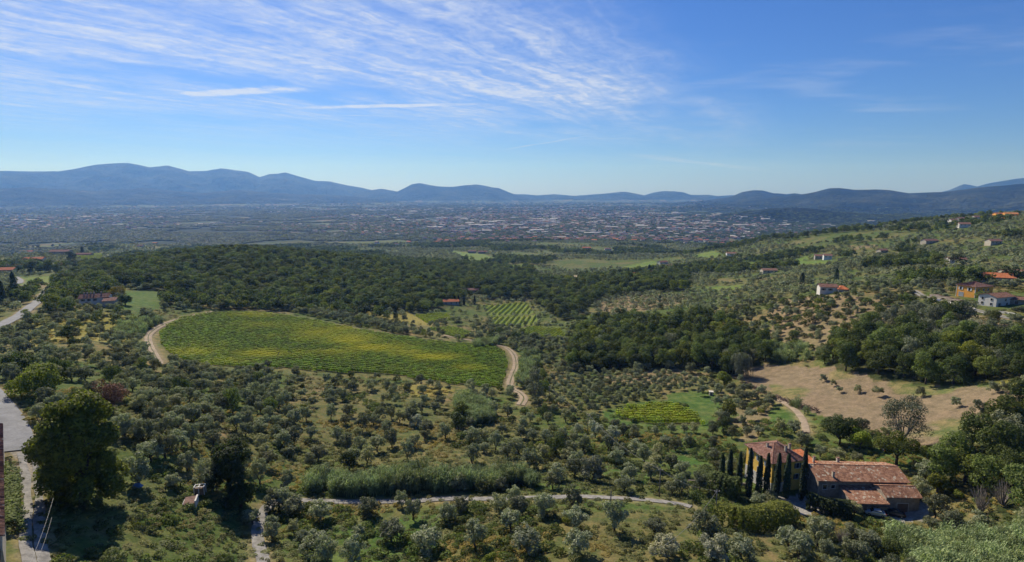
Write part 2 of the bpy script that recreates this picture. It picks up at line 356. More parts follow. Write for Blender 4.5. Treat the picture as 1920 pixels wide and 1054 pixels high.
yellows = [Area(p) for p in ([(60,600),(240,588),(235,645),(40,655)], [(1380,640),(1440,650),(1430,680),(1390,680)], [(640,575),(760,580),(820,612),(700,600)], [(0,545),(60,540),(50,555),(0,562)], [(1800,690),(1900,690),(1900,720),(1810,718)],[(760,720),(850,730),(830,745),(770,740)])]
drys = [Area(p) for p in ([(840,975),(1400,960),(1480,1010),(1440,1100),(780,1100)], [(560,700),(900,740),(1130,860),(1100,900),(860,890),(620,860),(480,800)], [(1120,880),(1290,900),(1290,940),(1110,925)], [(1440,980),(1660,1010),(1640,1100),(1440,1100)])]
WOODS = [Area(p) for p in (
  [(105,540),(150,505),(210,488),(300,470),(450,462),(560,468),(640,478),(700,484),(850,496),(1000,503),(1015,535),(1050,570),(1062,604),(1010,575),(990,562),(905,560),(880,560),(800,588),(700,583),(600,570),(480,557),(400,552),(330,552),(240,540),(180,536)],
  [(1015,530),(1120,522),(1200,510),(1290,517),(1292,545),(1180,552),(1120,566),(1075,600),(1062,604)],
  [(1062,690),(1068,640),(1090,606),(1180,600),(1300,598),(1400,618),(1460,665),(1450,684),(1400,690),(1368,704),(1310,694),(1250,690),(1130,700),(1095,698)],
  [(1545,688),(1575,648),(1640,612),(1720,595),(1830,604),(1850,650),(1925,650),(1925,716),(1800,720),(1650,720),(1570,704)],
  [(1748,905),(1762,866),(1852,822),(1925,800),(1925,990),(1862,965),(1800,925)],
  [(1885,790),(1925,735),(1925,800),(1890,815)],
  [(1290,498),(1400,503),(1380,516),(1300,512)],
  [(0,452),(120,448),(240,448),(260,458),(120,464),(0,462)],
  [(1700,486),(1745,486),(1800,500),(1720,502)])]
REEDS = [Area(p) for p in ([(570,912),(640,902),(760,898),(880,898),(965,900),(1010,906),(1000,916),(900,920),(760,926),(640,930),(580,924)],
  [(852,762),(880,745),(920,765),(925,790),(890,800),(862,785)], [(968,680),(1000,664),(1015,690),(985,730),(968,716)],
  [(1470,755),(1490,762),(1517,776),(1508,782),(1482,772)],
  [(1660,1020),(1700,1012),(1740,1020),(1800,1020),(1925,1000),(1925,1110),(1740,1110),(1690,1040)],
  [(1895,830),(1925,820),(1925,850),(1905,850)], [(212,622),(250,606),(300,600),(312,612),(270,628),(225,636)],
  [(1455,655),(1500,650),(1545,660),(1520,682),(1460,680)], [(880,655),(915,640),(945,640),(930,652)])]
ROADS = []      # (name, centre line as sight lines, width, material key)
ROADS.append(('road', [(-75,700),(-25,742),(5,780),(22,812),(30,846)], 6.6, 'asphalt'))
ROADS.append(('road', [(-30,626),(15,603),(40,590),(60,574),(78,558),(86,548),(92,541)], 6.4, 'asphalt'))
ROADS.append(('path', [(1296,951),(1270,945),(1200,937),(1100,932),(1000,934),(900,936),(800,938),(700,941),(620,941),(545,938),(518,942),(500,952),(489,970),(482,995),(486,1025),(495,1060),(503,1110)], 2.3, 'gravel'))
ROADS.append(('path', [(832,629),(880,638),(920,645),(946,651),(959,660),(966,672),(967,688),(961,704),(956,720),(962,731),(974,737),(982,747),(976,760)], 3.7, 'dirt'))
ROADS.append(('path', [(400,585),(372,591),(340,599),(310,608),(288,620),(278,632),(281,648),(290,665),(299,682)], 3.2, 'dirt'))
ROADS.append(('path', [(1450,744),(1474,758),(1493,772),(1506,789),(1512,812)], 2.2, 'dirt'))
ROADS.append(('path', [(1079,517),(1079,524),(1083,533)], 5.0, 'dirt'))
ROADS.append(('path', [(1712,545),(1740,560),(1800,575),(1860,590),(1925,603)], 3.5, 'gravel'))
ROADS.append(('path', [(28,520),(38,526),(36,532),(20,534)], 5.0, 'asphalt'))
RUTS = ([(42,850),(45,880),(50,905),(51,940),(49,975),(50,1015),(56,1060),(60,1110)], [(64,850),(70,880),(74,905),(73,940),(74,975),(78,1015),(85,1060),(94,1110)])
_road_lines = []
def dense(pts, step=1.6):
    w = hit([p[0] for p in pts], [p[1] for p in pts])[:, :2]
    # Catmull-Rom through the surveyed points
    out = []; P = np.vstack([2 * w[0] - w[1], w, 2 * w[-1] - w[-2]])
    for i in range(1, len(P) - 2):
        n = max(2, int(np.linalg.norm(P[i + 1] - P[i]) / step)); t = np.linspace(0, 1, n, endpoint=False)[:, None]
        out.append(0.5 * ((2 * P[i]) + (-P[i - 1] + P[i + 1]) * t + (2 * P[i - 1] - 5 * P[i] + 4 * P[i + 1] - P[i + 2]) * t ** 2 + (-P[i - 1] + 3 * P[i] - 3 * P[i + 1] + P[i + 2]) * t ** 3))
    out.append(w[-1:]); return np.vstack(out)
for nme, pts, wd, mk in ROADS: _road_lines.append((dense(pts), wd, nme, mk))
rut_lines = [dense(p) for p in RUTS]
def road_dist(x, y):
    d = np.full(np.shape(x), 1e9)
    for L, wd, *_ in _road_lines + [(r, 1.5) for r in rut_lines]:
        m = (x > L[:, 0].min() - 15) & (x < L[:, 0].max() + 15) & (y > L[:, 1].min() - 15) & (y < L[:, 1].max() + 15)
        if not m.any(): continue
        k = L[::2]; q = np.full(m.sum(), 1e9); xm, ym = x[m], y[m]
        for i in range(len(k)): q = np.minimum(q, (xm - k[i, 0]) ** 2 + (ym - k[i, 1]) ** 2)
        d[m] = np.minimum(d[m], np.sqrt(q) - wd / 2)
    return d

# ------------------------------------------------------------------ materials
MATS = {}
def mat(name, color, rough=0.9, build=None, spec=0.3, metallic=0.0):
    m = bpy.data.materials.new(name); m.use_nodes = True; t = NT(m.node_tree); b = t.n['Principled BSDF']
    b.inputs['Roughness'].default_value = rough; b.inputs['Specular IOR Level'].default_value = spec; b.inputs['Metallic'].default_value = metallic
    b.inputs['Base Color'].default_value = (*color, 1)
    if build: build(t, b, color)
    MATS[name] = m; return m
def bump(t, b, h, strength, dist):
    n = t.new('ShaderNodeBump'); n.inputs['Strength'].default_value = strength; n.inputs['Distance'].default_value = dist; t.link(h, n.inputs['Height']); t.link(n.outputs[0], b.inputs['Normal'])
def wear(scale, lo=0.75, hi=1.2, bmp=0.0, bd=0.05):
    def f(t, b, c):
        p = t.new('ShaderNodeNewGeometry').outputs['Position']; a = t.noise(p, scale, 5, 0.6); q = t.noise(p, scale * 7, 4, 0.6)
        v = t.math('ADD', t.math('MULTIPLY', a, 0.65), t.math('MULTIPLY', q, 0.35)); k = t.ramp(v, 0.3, 0.7, lo, hi)
        t.link(t.vmath('SCALE', c, k), b.inputs['Base Color'])
        if bmp: bump(t, b, q, bmp, bd)
    return f
def ground_nodes(t, b, c):
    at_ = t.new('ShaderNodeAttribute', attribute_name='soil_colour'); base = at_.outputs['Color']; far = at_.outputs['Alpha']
    p = t.new('ShaderNodeNewGeometry').outputs['Position']
    a = t.noise(p, 0.045, 5, 0.65); m = t.noise(p, 0.30, 5, 0.65); f = t.noise(p, 1.7, 5, 0.7)
    k = t.math('ADD', t.math('MULTIPLY', m, 0.5), t.math('MULTIPLY', f, 0.5))
    col_ = t.vmath('SCALE', base, t.ramp(k, 0.28, 0.72, 0.55, 1.45))
    grn = t.vmath('MULTIPLY', base, (0.50, 0.86, 0.42)); tan = t.vmath('MULTIPLY', base, (1.22, 1.02, 0.84))
    mixg = t.ramp(t.math('ADD', t.math('MULTIPLY', a, 0.5), t.math('MULTIPLY', m, 0.5)), 0.40, 0.60)
    var = t.mix(mixg, grn, tan); spb = t.new('ShaderNodeSeparateColor'); t.link(base, spb.inputs[0]); col_ = t.mix(t.ramp(spb.outputs[0], 0.175, 0.19, 0.62, 0.10), col_, t.vmath('SCALE', var, t.ramp(k, 0.28, 0.72, 0.55, 1.5)))
    # the plain: plots of different crops
    wn = t.new('ShaderNodeMapping'); t.link(p, wn.inputs[0]); wn.inputs['Rotation'].default_value = (0, 0, 0.5); wn.inputs['Scale'].default_value = (1 / 95.0, 1 / 230.0, 0)
    vo = t.new('ShaderNodeTexVoronoi', feature='F1', distance='CHEBYCHEV'); t.link(wn.outputs[0], vo.inputs['Vector']); vo.inputs['Scale'].default_value = 1.0
    sp = t.new('ShaderNodeSeparateColor'); t.link(vo.outputs['Color'], sp.inputs[0])
    plot = t.mix(t.ramp(sp.outputs[0], 0.35, 0.45), (0.030, 0.048, 0.018), t.mix(t.ramp(sp.outputs[1], 0.45, 0.55), (0.085, 0.115, 0.036), t.mix(t.ramp(sp.outputs[2], 0.6, 0.7), (0.16, 0.135, 0.075), (0.12, 0.15, 0.04))))
    plot = t.vmath('SCALE', plot, t.ramp(t.noise(p, 0.03, 3, 0.6), 0.3, 0.7, 0.5, 0.95))
    wood = t.ramp(t.noise(p, 0.0011, 4, 0.6), 0.50, 0.58); plot = t.mix(wood, plot, (0.018, 0.030, 0.013))
    fa = t.math('SUBTRACT', 1.0, far)
    t.link(t.mix(fa, col_, plot), b.inputs['Base Color'])
    h = t.math('ADD', t.math('MULTIPLY', m, 0.6), t.math('MULTIPLY', f, 0.4)); bump(t, b, h, 0.9, 0.55)
mat('ground', (0.1, 0.1, 0.05), 1.0, ground_nodes, 0.1)
def forest_nodes(t, b, c):
    p = t.new('ShaderNodeNewGeometry').outputs['Position']; a = t.noise(p, 0.0022, 5, 0.6); q = t.noise(p, 0.02, 4, 0.65)
    g = t.mix(t.ramp(a, 0.35, 0.68), (0.010, 0.020, 0.008), (0.050, 0.058, 0.024)); g = t.mix(t.ramp(a, 0.66, 0.74), g, (0.13, 0.12, 0.07))
    sp = t.new('ShaderNodeSeparateXYZ'); t.link(p, sp.inputs[0]); g = t.mix(t.ramp(sp.outputs[2], 1050.0, 1250.0), g, (0.30, 0.29, 0.26))
    t.link(t.vmath('SCALE', g, t.ramp(q, 0.3, 0.7, 0.6, 1.4)), b.inputs['Base Color']); bump(t, b, t.math('ADD', q, t.math('MULTIPLY', t.noise(p, 0.006, 4, 0.6), 2.0)), 1.0, 75.0)
mat('mountain_forest', (0.03, 0.05, 0.02), 1.0, forest_nodes, 0.05)
mat('asphalt', (0.20, 0.20, 0.20), 0.9, wear(0.35, 0.66, 1.15, 0.3, 0.02))
mat('gravel', (0.25, 0.235, 0.21), 1.0, wear(0.9, 0.55, 1.25, 0.5, 0.05))
mat('verge', (0.12, 0.115, 0.05), 1.0, wear(0.6, 0.5, 1.4, 0.6, 0.08))
mat('dirt', (0.31, 0.24, 0.165), 1.0, wear(0.35, 0.68, 1.2, 0.5, 0.05))
def leaf(name, c1, c2, yellow=None, transl=0.34, nscale=0.7):
    """c1..c2: the range over one crown's leaves; trees differ a little by their own random number"""
    def f(t, b, c):
        g = t.new('ShaderNodeNewGeometry'); oi = t.new('ShaderNodeObjectInfo')
        n = t.noise(g.outputs['Position'], nscale, 3, 0.6); r = g.outputs['Random Per Island']
        k = t.math('ADD', t.math('MULTIPLY', n, 0.75), t.math('MULTIPLY', r, 0.35))
        cc = t.mix(t.ramp(k, 0.30, 0.80), c1, c2)
        rr = oi.outputs['Random']
        cc = t.mix(t.math('MULTIPLY', t.ramp(rr, 0.55, 1.0), 0.5), cc, t.vmath('MULTIPLY', cc, (1.35, 1.12, 0.8)))
        cc = t.vmath('SCALE', cc, t.ramp(t.math('FRACT', t.math('MULTIPLY', rr, 7.31)), 0.0, 1.0, 0.62, 1.4))
        if yellow:
            a = t.new('ShaderNodeAttribute', attribute_name='tint', attribute_type='INSTANCER'); cc = t.mix(a.outputs['Fac'], cc, yellow)
        t.link(cc, b.inputs['Base Color'])
        tr_ = t.new('ShaderNodeBsdfTranslucent'); t.link(t.vmath('MULTIPLY', cc, (1.2, 1.35, 0.7)), tr_.inputs[0])
        mx = t.new('ShaderNodeMixShader'); mx.inputs[0].default_value = transl; t.link(b.outputs[0], mx.inputs[1]); t.link(tr_.outputs[0], mx.inputs[2])
        t.link(mx.outputs[0], t.n['Material Output'].inputs[0])
    return mat(name, c1, 0.75, f, 0.25)
leaf('olive_leaf', (0.112, 0.128, 0.066), (0.30, 0.315, 0.205), transl=0.28)
leaf('olive_leaf_pale', (0.14, 0.15, 0.095), (0.42, 0.43, 0.33), transl=0.28)
leaf('broad_leaf', (0.058, 0.080, 0.020), (0.155, 0.19, 0.05))
leaf('dark_leaf', (0.030, 0.046, 0.013), (0.085, 0.112, 0.030))
leaf('oak_leaf', (0.060, 0.080, 0.014), (0.19, 0.205, 0.032))
leaf('lime_leaf', (0.10, 0.14, 0.015), (0.26, 0.30, 0.035))
leaf('golden_leaf', (0.12, 0.12, 0.02), (0.26, 0.22, 0.045))
leaf('russet_leaf', (0.10, 0.050, 0.035), (0.20, 0.11, 0.075), transl=0.1)
leaf('grey_leaf', (0.10, 0.115, 0.065), (0.24, 0.25, 0.165), transl=0.2)
leaf('cypress_leaf', (0.014, 0.026, 0.010), (0.040, 0.062, 0.022), transl=0.05, nscale=2.0)
leaf('reed_leaf', (0.09, 0.13, 0.05), (0.34, 0.40, 0.19))
leaf('weed_leaf', (0.075, 0.095, 0.030), (0.19, 0.20, 0.075), yellow=(0.36, 0.26, 0.07))
leaf('vine_leaf', (0.105, 0.175, 0.017), (0.24, 0.34, 0.035), yellow=(0.62, 0.56, 0.05))
mat('bark', (0.075, 0.058, 0.042), 0.95, wear(3.0, 0.6, 1.3, 0.5, 0.05))
mat('grey_bark', (0.20, 0.18, 0.16), 0.95, wear(3.0, 0.7, 1.2, 0.4, 0.05))
mat('dead_wood', (0.26, 0.225, 0.19), 0.95, wear(3.0, 0.7, 1.2))
mat('yellow_plaster', (0.78, 0.50, 0.10), 0.9, wear(0.8, 0.82, 1.12))
mat('orange_plaster', (0.78, 0.36, 0.07), 0.9, wear(0.8, 0.85, 1.1))
mat('white_plaster', (0.62, 0.59, 0.54), 0.9, wear(0.8, 0.85, 1.08))
mat('cream_plaster', (0.50, 0.44, 0.34), 0.9, wear(0.8, 0.85, 1.08))
mat('grey_plaster', (0.36, 0.34, 0.31), 0.9, wear(0.8, 0.8, 1.1))
mat('stone_wall', (0.30, 0.255, 0.20), 0.95, wear(1.4, 0.6, 1.25, 0.6, 0.06))
mat('shutter_green', (0.06, 0.09, 0.075), 0.7); mat('shutter_grey', (0.30, 0.33, 0.35), 0.7); mat('window_frame', (0.55, 0.52, 0.47), 0.7)
mat('glass', (0.02, 0.025, 0.03), 0.08, None, 0.5); mat('pale_stone', (0.56, 0.53, 0.47), 0.9, wear(1.0, 0.85, 1.1))
mat('timber', (0.16, 0.11, 0.075), 0.85, wear(2.0, 0.7, 1.2)); mat('white_paint', (0.72, 0.72, 0.70), 0.5)
mat('pole_wood', (0.14, 0.13, 0.12), 0.9); mat('wire', (0.22, 0.21, 0.20), 0.5, None, 0.4)
mat('silver_paint', (0.52, 0.55, 0.57), 0.28, None, 0.6, 0.35); mat('dark_paint', (0.02, 0.024, 0.03), 0.25, None, 0.6); mat('white_car_paint', (0.72, 0.73, 0.74), 0.3, None, 0.6)
mat('rubber', (0.015, 0.015, 0.015), 0.8); mat('metal', (0.45, 0.45, 0.45), 0.4, None, 0.5, 0.9); mat('red_lamp', (0.35, 0.02, 0.02), 0.3); mat('clear_lamp', (0.75, 0.75, 0.72), 0.2)
mat('tarpaulin', (0.10, 0.20, 0.42), 0.6, wear(2.0, 0.8, 1.1)); mat('rusty_sheet', (0.20, 0.12, 0.09), 0.9, wear(2.0, 0.6, 1.3)); mat('brush_heap', (0.15, 0.105, 0.08), 1.0, wear(1.5, 0.6, 1.4))
def roof_mat(name, c, c2, spots):
    def f(t, b, cc):
        p = t.new('ShaderNodeNewGeometry').outputs['Position']; vo = t.new('ShaderNodeTexVoronoi', feature='F1'); t.link(p, vo.inputs['Vector']); vo.inputs['Scale'].default_value = 2.4
        sp = t.new('ShaderNodeSeparateColor'); t.link(vo.outputs['Color'], sp.inputs[0]); n = t.noise(p, 0.45, 4, 0.6)
        k = t.ramp(t.math('ADD', t.math('MULTIPLY', sp.outputs[0], 0.5), t.math('MULTIPLY', n, 0.5)), 0.25, 0.8)
        x = t.mix(k, c, c2); x = t.mix(t.math('MULTIPLY', t.math('GREATER_THAN', sp.outputs[1], 0.93), spots), x, (0.42, 0.38, 0.30))
        x = t.mix(t.ramp(t.noise(p, 0.9, 5, 0.7), 0.56, 0.72, 0.0, 0.55), x, (0.11, 0.09, 0.07)); t.link(x, b.inputs['Base Color']); bump(t, b, sp.outputs[0], 0.5, 0.04)
    return mat(name, c, 0.95, f, 0.15)
roof_mat('old_tile', (0.17, 0.085, 0.055), (0.34, 0.19, 0.12), 0.8)
roof_mat('brown_tile', (0.15, 0.075, 0.055), (0.26, 0.145, 0.11), 0.3)
roof_mat('red_tile', (0.38, 0.12, 0.05), (0.52, 0.20, 0.09), 0.2)
roof_mat('orange_tile', (0.46, 0.17, 0.06), (0.60, 0.27, 0.11), 0.2)
M = MATS

# ------------------------------------------------------------------ the ground sheet
def build_ground():
    azs = np.concatenate([np.linspace(-R(50), R(50), 900), np.linspace(R(50), 2 * math.pi - R(50), 70)[1:-1]])
    rs = np.exp(np.concatenate([np.linspace(math.log(3), math.log(60), 16)[:-1], np.linspace(math.log(60), math.log(20500), 520), [math.log(24000)]]))
    na, nr = len(azs), len(rs)
    Rg, Ag = np.meshgrid(rs, azs, indexing='ij'); X = (Rg * np.sin(Ag)).ravel(); Y = (Rg * np.cos(Ag)).ravel(); Z = height(X, Y)
    V = np.stack([X, Y, Z], -1); V = np.vstack([V, [[0, 0, float(height(np.array([0.]), np.array([1.]))[0])]]])
    i = np.arange(nr - 1)[:, None] * na; j = np.arange(na)[None, :]; j2 = (j + 1) % na
    q = np.stack([i + j, i + j2, i + na + j2, i + na + j], -1).reshape(-1, 4)
    q = q[:, ::-1]
    # colours of what covers the ground, patch by patch
    r = np.hypot(X, Y)
    c = np.empty((len(X), 3)); g1 = fbm(X, Y, 55, 4, 3); g2 = fbm(X, Y, 14, 3, 8)
    green = np.array((0.082, 0.105, 0.033)); dry = np.array((0.165, 0.135, 0.068)); t = (sst(0.44, 0.64, 0.6 * g1 + 0.4 * g2) * (1 - .4 * sst(350, 800, r)))[:, None]
    c[:] = green * (1 - t) + dry * t
    jx = X + (fbm(X, Y, 9, 3, 51) - .5) * 7; jy = Y + (fbm(X, Y, 9, 3, 61) - .5) * 7
    near = r < 2600; ix = np.nonzero(near)[0]; xn, yn, jxn, jyn = X[ix], Y[ix], jx[ix], jy[ix]
    def paint(areas, colr, k=1.0, jit=True):
        for a in (areas if isinstance(areas, list) else [areas]):
            m = a.has(jxn, jyn) if jit else a.has(xn, yn); c[ix[m]] = c[ix[m]] * (1 - k) + np.array(colr) * k
    paint(drys, (0.165, 0.128, 0.068), 0.5); paint(soils, (0.235, 0.17, 0.10), 0.7); paint(lawns, (0.078, 0.120, 0.034), 0.85); paint(yellows, (0.26, 0.22, 0.05), 0.7)
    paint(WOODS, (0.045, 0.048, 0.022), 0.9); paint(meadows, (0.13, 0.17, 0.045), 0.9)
    paint(bare_field, (0.205, 0.152, 0.096), 0.97)
    paint(headland, (0.15, 0.135, 0.06), 0.9, False)
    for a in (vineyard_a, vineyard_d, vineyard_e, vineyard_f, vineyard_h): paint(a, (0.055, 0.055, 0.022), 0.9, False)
    for a in (vineyard_b, vineyard_c, vineyard_g): paint(a, (0.15, 0.19, 0.05), 0.9, False)
    paint(yard_villa, (0.28, 0.26, 0.24), 1.0, False); paint(yard_barn, (0.27, 0.255, 0.23), 1.0, False)
    # green patches and a drainage line on the bare field
    m = bare_field.has(xn, yn); gp = sst(0.55, 0.66, fbm(xn, yn, 22, 3, 77))[:, None] * 0.65; cc = c[ix]; cc[m] = (cc * (1 - gp) + np.array((0.13, 0.145, 0.055)) * gp)[m]; c[ix] = cc
    rd = road_dist(xn, yn); v = (sst(3.2, 0.2, rd))[:, None] * 0.75; c[ix] = c[ix] * (1 - v) + np.array((0.235, 0.185, 0.105)) * v
    # worn gravel where the lane meets the road, beside the left building
    jn = Area([(4,828),(60,828),(72,850),(84,900),(78,915),(40,915),(30,880)]); paint(jn, (0.27, 0.235, 0.19), 0.9)
    far = sst(2100, 2700, r)
    alpha = 1 - far
    me = mesh_np('ground', V, q, mats=[M['ground'], M['mountain_forest']], smooth=True)
    ctr = np.array([0, 0, CAMZ - 60.0]); k = np.arange(na); hub = len(V) - 1
    zc = (Z.reshape(nr, na)[:-1] + Z.reshape(nr, na)[1:]) / 2; rc = Rg[:-1]
    mi = ((rc > 3900) & (zc > 26)).astype(np.int32).ravel(); me.polygons.foreach_set('material_index', mi)
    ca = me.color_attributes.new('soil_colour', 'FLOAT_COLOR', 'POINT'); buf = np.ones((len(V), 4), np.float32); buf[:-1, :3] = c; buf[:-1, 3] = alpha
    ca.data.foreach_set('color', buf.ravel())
    o = bpy.data.objects.new('ground', me); col.objects.link(o); tag(o, kind='structure'); return o
ground = build_ground()

def ribbon(name, L, width, m, edge=0.35, lift=0.14, group_kind='structure', wob=0.25):
    d = np.gradient(L, axis=0); d /= np.linalg.norm(d, axis=1, keepdims=True) + 1e-9; nrm = np.stack([-d[:, 1], d[:, 0]], -1)
    k = 5; offs = np.linspace(-.5, .5, k); P = []
    s = np.arange(len(L))
    for j, o_ in enumerate(offs):
        w = width + wob * 2 * (vnoise(s * 0.37, s * 0 + j * 3.1, 9) - .5) * (1 if j in (0, k - 1) else 0)
        P.append(L + nrm * (o_ * (w[:, None] if hasattr(w, 'shape') else w)))
    P = np.stack(P, 1).reshape(-1, 2); Z = height(P[:, 0], P[:, 1]); rr = np.hypot(P[:, 0], P[:, 1])
    Z = Z + lift + 0.0005 * rr; Zm = Z.reshape(-1, k); Zm[:, [0, -1]] -= 0.06
    V = np.column_stack([P, Z]); n = len(L); i = np.arange(n - 1)[:, None] * k; j = np.arange(k - 1)[None]
    q = np.stack([i + j, i + j + 1, i + k + j + 1, i + k + j], -1).reshape(-1, 4)[:, ::-1]
    # a skirt down to the ground so the sheet has an edge
    me = mesh_np(name, V, q, m, smooth=True); o = bpy.data.objects.new(name, me); col.objects.link(o); tag(o, kind=group_kind); return o
for L, wd, nme, mk in _road_lines: ribbon(nme, L, wd, M[mk])
for L, wd, nme, mk in _road_lines:
    if mk in ('gravel', 'dirt') and wd > 2.4: tag(ribbon('grass_strip', L, wd * .2, M['verge'], lift=.19, wob=.35), 'thin strip of grass between the wheel tracks', None, kind='stuff')
for L in rut_lines: ribbon('path', L, 1.35, M['gravel'], wob=0.5)
# ------------------------------------------------------------------ foliage
def leaf_quads(C, N, size, aspect=1.7, jit=0.55):
    """one small pointed leaf clump per centre C, facing roughly N"""
    n = len(C); N = N + rng.normal(0, jit, (n, 3)); N /= np.linalg.norm(N, axis=1, keepdims=True) + 1e-9
    T = np.cross(N, rng.normal(0, 1, (n, 3))); T /= np.linalg.norm(T, axis=1, keepdims=True) + 1e-9; B = np.cross(N, T)
    s = size * rng.uniform(0.6, 1.35, (n, 1)); L = s * aspect / 2; Wd = s / 2
    V = np.stack([C - T * L, C + B * Wd, C + T * L, C - B * Wd], 1).reshape(-1, 3)
    return V, np.arange(4 * n).reshape(n, 4)
def sphere_dirs(n):
    v = rng.normal(0, 1, (n, 3)); return v / np.linalg.norm(v, axis=1, keepdims=True)
def crown_points(lobes, n, hollow=0.82, up=0.25, low=-0.6):
    """leaf centres over the outer skin of a heap of round boughs; lobes: (x, y, z, r, flat)"""
    lobes = np.asarray(lobes, float); w = lobes[:, 3] ** 2; w /= w.sum(); idx = rng.choice(len(lobes), int(n * 1.9), p=w); d = sphere_dirs(len(idx))
    d = d[(d[:, 2] > low)]; idx = idx[:len(d)]
    rr = lobes[idx, 3:4] * (1 - 0.34 * rng.random((len(d), 1)) ** 1.5) * (0.88 + 0.24 * rng.random((len(d), 1)))
    P = lobes[idx, :3] + d * rr * np.array([1, 1, 1.0]) * np.column_stack([np.ones(len(d)), np.ones(len(d)), lobes[idx, 4]])
    keep = np.ones(len(P), bool)
    for i, l in enumerate(lobes):
        q = (P - l[:3]) / np.array([1, 1, l[4]]); keep &= ~((np.linalg.norm(q, axis=1) < l[3] * hollow * 0.8) & (idx != i))
    P, d = P[keep][:n], d[keep][:n]; d = d + np.array([0, 0, up]); return P, d
def heap(R_, z0, z1, n, rl, seed, spread=1.0, top=0.55):
    """boughs for a crown of radius R_ between heights z0 and z1"""
    r_ = np.random.default_rng(seed); out = []
    for i in range(n):
        u = (i + 0.5) / n; a = i * 2.39996 + r_.uniform(-.5, .5); zz = z0 + (z1 - z0) * (0.18 + 0.72 * r_.random() ** 0.9)
        f = (zz - z0) / (z1 - z0); lim = R_ * spread * math.sqrt(max(0.05, 1 - ((f - .38) / .68) ** 2))
        rad = lim * math.sqrt(r_.uniform(0.08, 1.0)) * 0.74; rr = rl * r_.uniform(0.72, 1.28)
        out.append((rad * math.cos(a), rad * math.sin(a), zz, rr, r_.uniform(0.72, 0.98)))
    out.append((0, 0, z0 + (z1 - z0) * top, R_ * 0.55, (z1 - z0) / (R_ * 2.4)))
    return out
def limbs(b, h, n, spread, rad, seed, lean=0.0, split=0.35, sides=5):
    r_ = np.random.default_rng(seed); base = [(0, 0, -0.5), (lean * .3, 0, h * split * .5), (lean * .6, 0, h * split)]
    b.tube(base, [rad * 1.25, rad, rad * .85], sides + 2)
    for i in range(n):
        a = i * 2 * math.pi / n + r_.uniform(-.5, .5); s_ = spread * r_.uniform(.6, 1.0); hh = h * r_.uniform(.8, 1.0)
        p = [(lean * .6, 0, h * split * .9), (lean * .6 + math.cos(a) * s_ * .4, math.sin(a) * s_ * .4, h * (split + .22)), (lean * .7 + math.cos(a) * s_, math.sin(a) * s_, hh)]
        b.tube(p, [rad * .6, rad * .4, rad * .12], sides)
        a2 = a + .8; b.tube([p[1], (p[1][0] + math.cos(a2) * s_ * .5, p[1][1] + math.sin(a2) * s_ * .5, hh * .95)], [rad * .3, rad * .08], 4, False)
class Proto:
    def __init__(s, crown, trunk): s.crown = crown; s.trunk = trunk
def make_tree(name, m_leaf, R_, z0, z1, nl, rl, nleaf, size, seed, trunk=True, aspect=1.7, lobes=None, bark='bark', rad=0.16, nl_limb=4, split=0.35, low=-0.6, jit=.55, hollow=.82, lean=0.0):
    lb = lobes or heap(R_, z0, z1, nl, rl, seed); P, d = crown_points(lb, nleaf, low=low, hollow=hollow)
    V, Q = leaf_quads(P, d, size, aspect, jit); cm = mesh_np(name + '_crown', V, Q, M[m_leaf])
    tm = None
    if trunk:
        b = MB(); limbs(b, (z0 + z1) / 2 + (z1 - z0) * .2, nl_limb, R_ * .6, rad, seed, lean, split); tm = b.mesh(name + '_trunk', M[bark], True)
    return Proto(cm, tm)
OLIVES = [make_tree('olive', 'olive_leaf', 2.8, .55, 4.9, 15 + (i * 3) % 8, 0.62 + .06 * (i % 4), 2300, 0.19, 100 + i, hollow=.55, aspect=1.9, rad=0.20, split=.22, low=-.75, lean=random.uniform(-.6, .6)) for i in range(7)]
OLIVE_PALE = [make_tree('olive_pale', 'olive_leaf_pale', 2.8, .6, 5.0, 14, 0.88, 2700, 0.19, 140 + i, aspect=1.9, rad=0.20, split=.22, low=-.75) for i in range(3)]
OLIVE_SPARSE = [make_tree('olive_sparse', 'olive_leaf', 2.2, 1.7, 4.3, 7, 0.72, 620, 0.2, 150 + i, aspect=1.9, rad=0.17, split=.30, hollow=.3, nl_limb=5) for i in range(3)]
BROAD = [make_tree('broad', 'broad_leaf', 4.3, 1.2, 9.5, 15 + i % 3, 1.75, 3300, 0.32, 200 + i, rad=0.28, aspect=1.4) for i in range(6)]
DARKS = [make_tree('dark', 'dark_leaf', 4.2, .8, 9.5, 14, 1.85, 3300, 0.32, 230 + i, rad=0.28, aspect=1.4) for i in range(3)]
OAKY = [make_tree('oak', 'oak_leaf', 4.3, 1.2, 8.5, 14, 1.8, 3300, 0.32, 240 + i, rad=0.28, aspect=1.4) for i in range(2)]
GREYS = [make_tree('grey', 'grey_leaf', 3.8, 1.5, 9.0, 15, 1.45, 2300, 0.26, 250 + i, rad=0.22, bark='grey_bark', hollow=.5) for i in range(3)]
SHRUB = [make_tree('shrub', k, 1.7, -.3, 2.1, 8, .85, 900, 0.2, 270 + i, trunk=False, low=-.3) for i, k in enumerate(['broad_leaf', 'oak_leaf', 'weed_leaf', 'dark_leaf'])]
LIME = [make_tree('lime', 'lime_leaf', 3.0, .5, 5.6, 11, 1.35, 1900, 0.28, 280, rad=.18)]
RUSSET = [make_tree('russet', 'russet_leaf', 3.4, .6, 7.5, 12, 1.3, 1500, 0.24, 285, rad=.16, hollow=.2)]
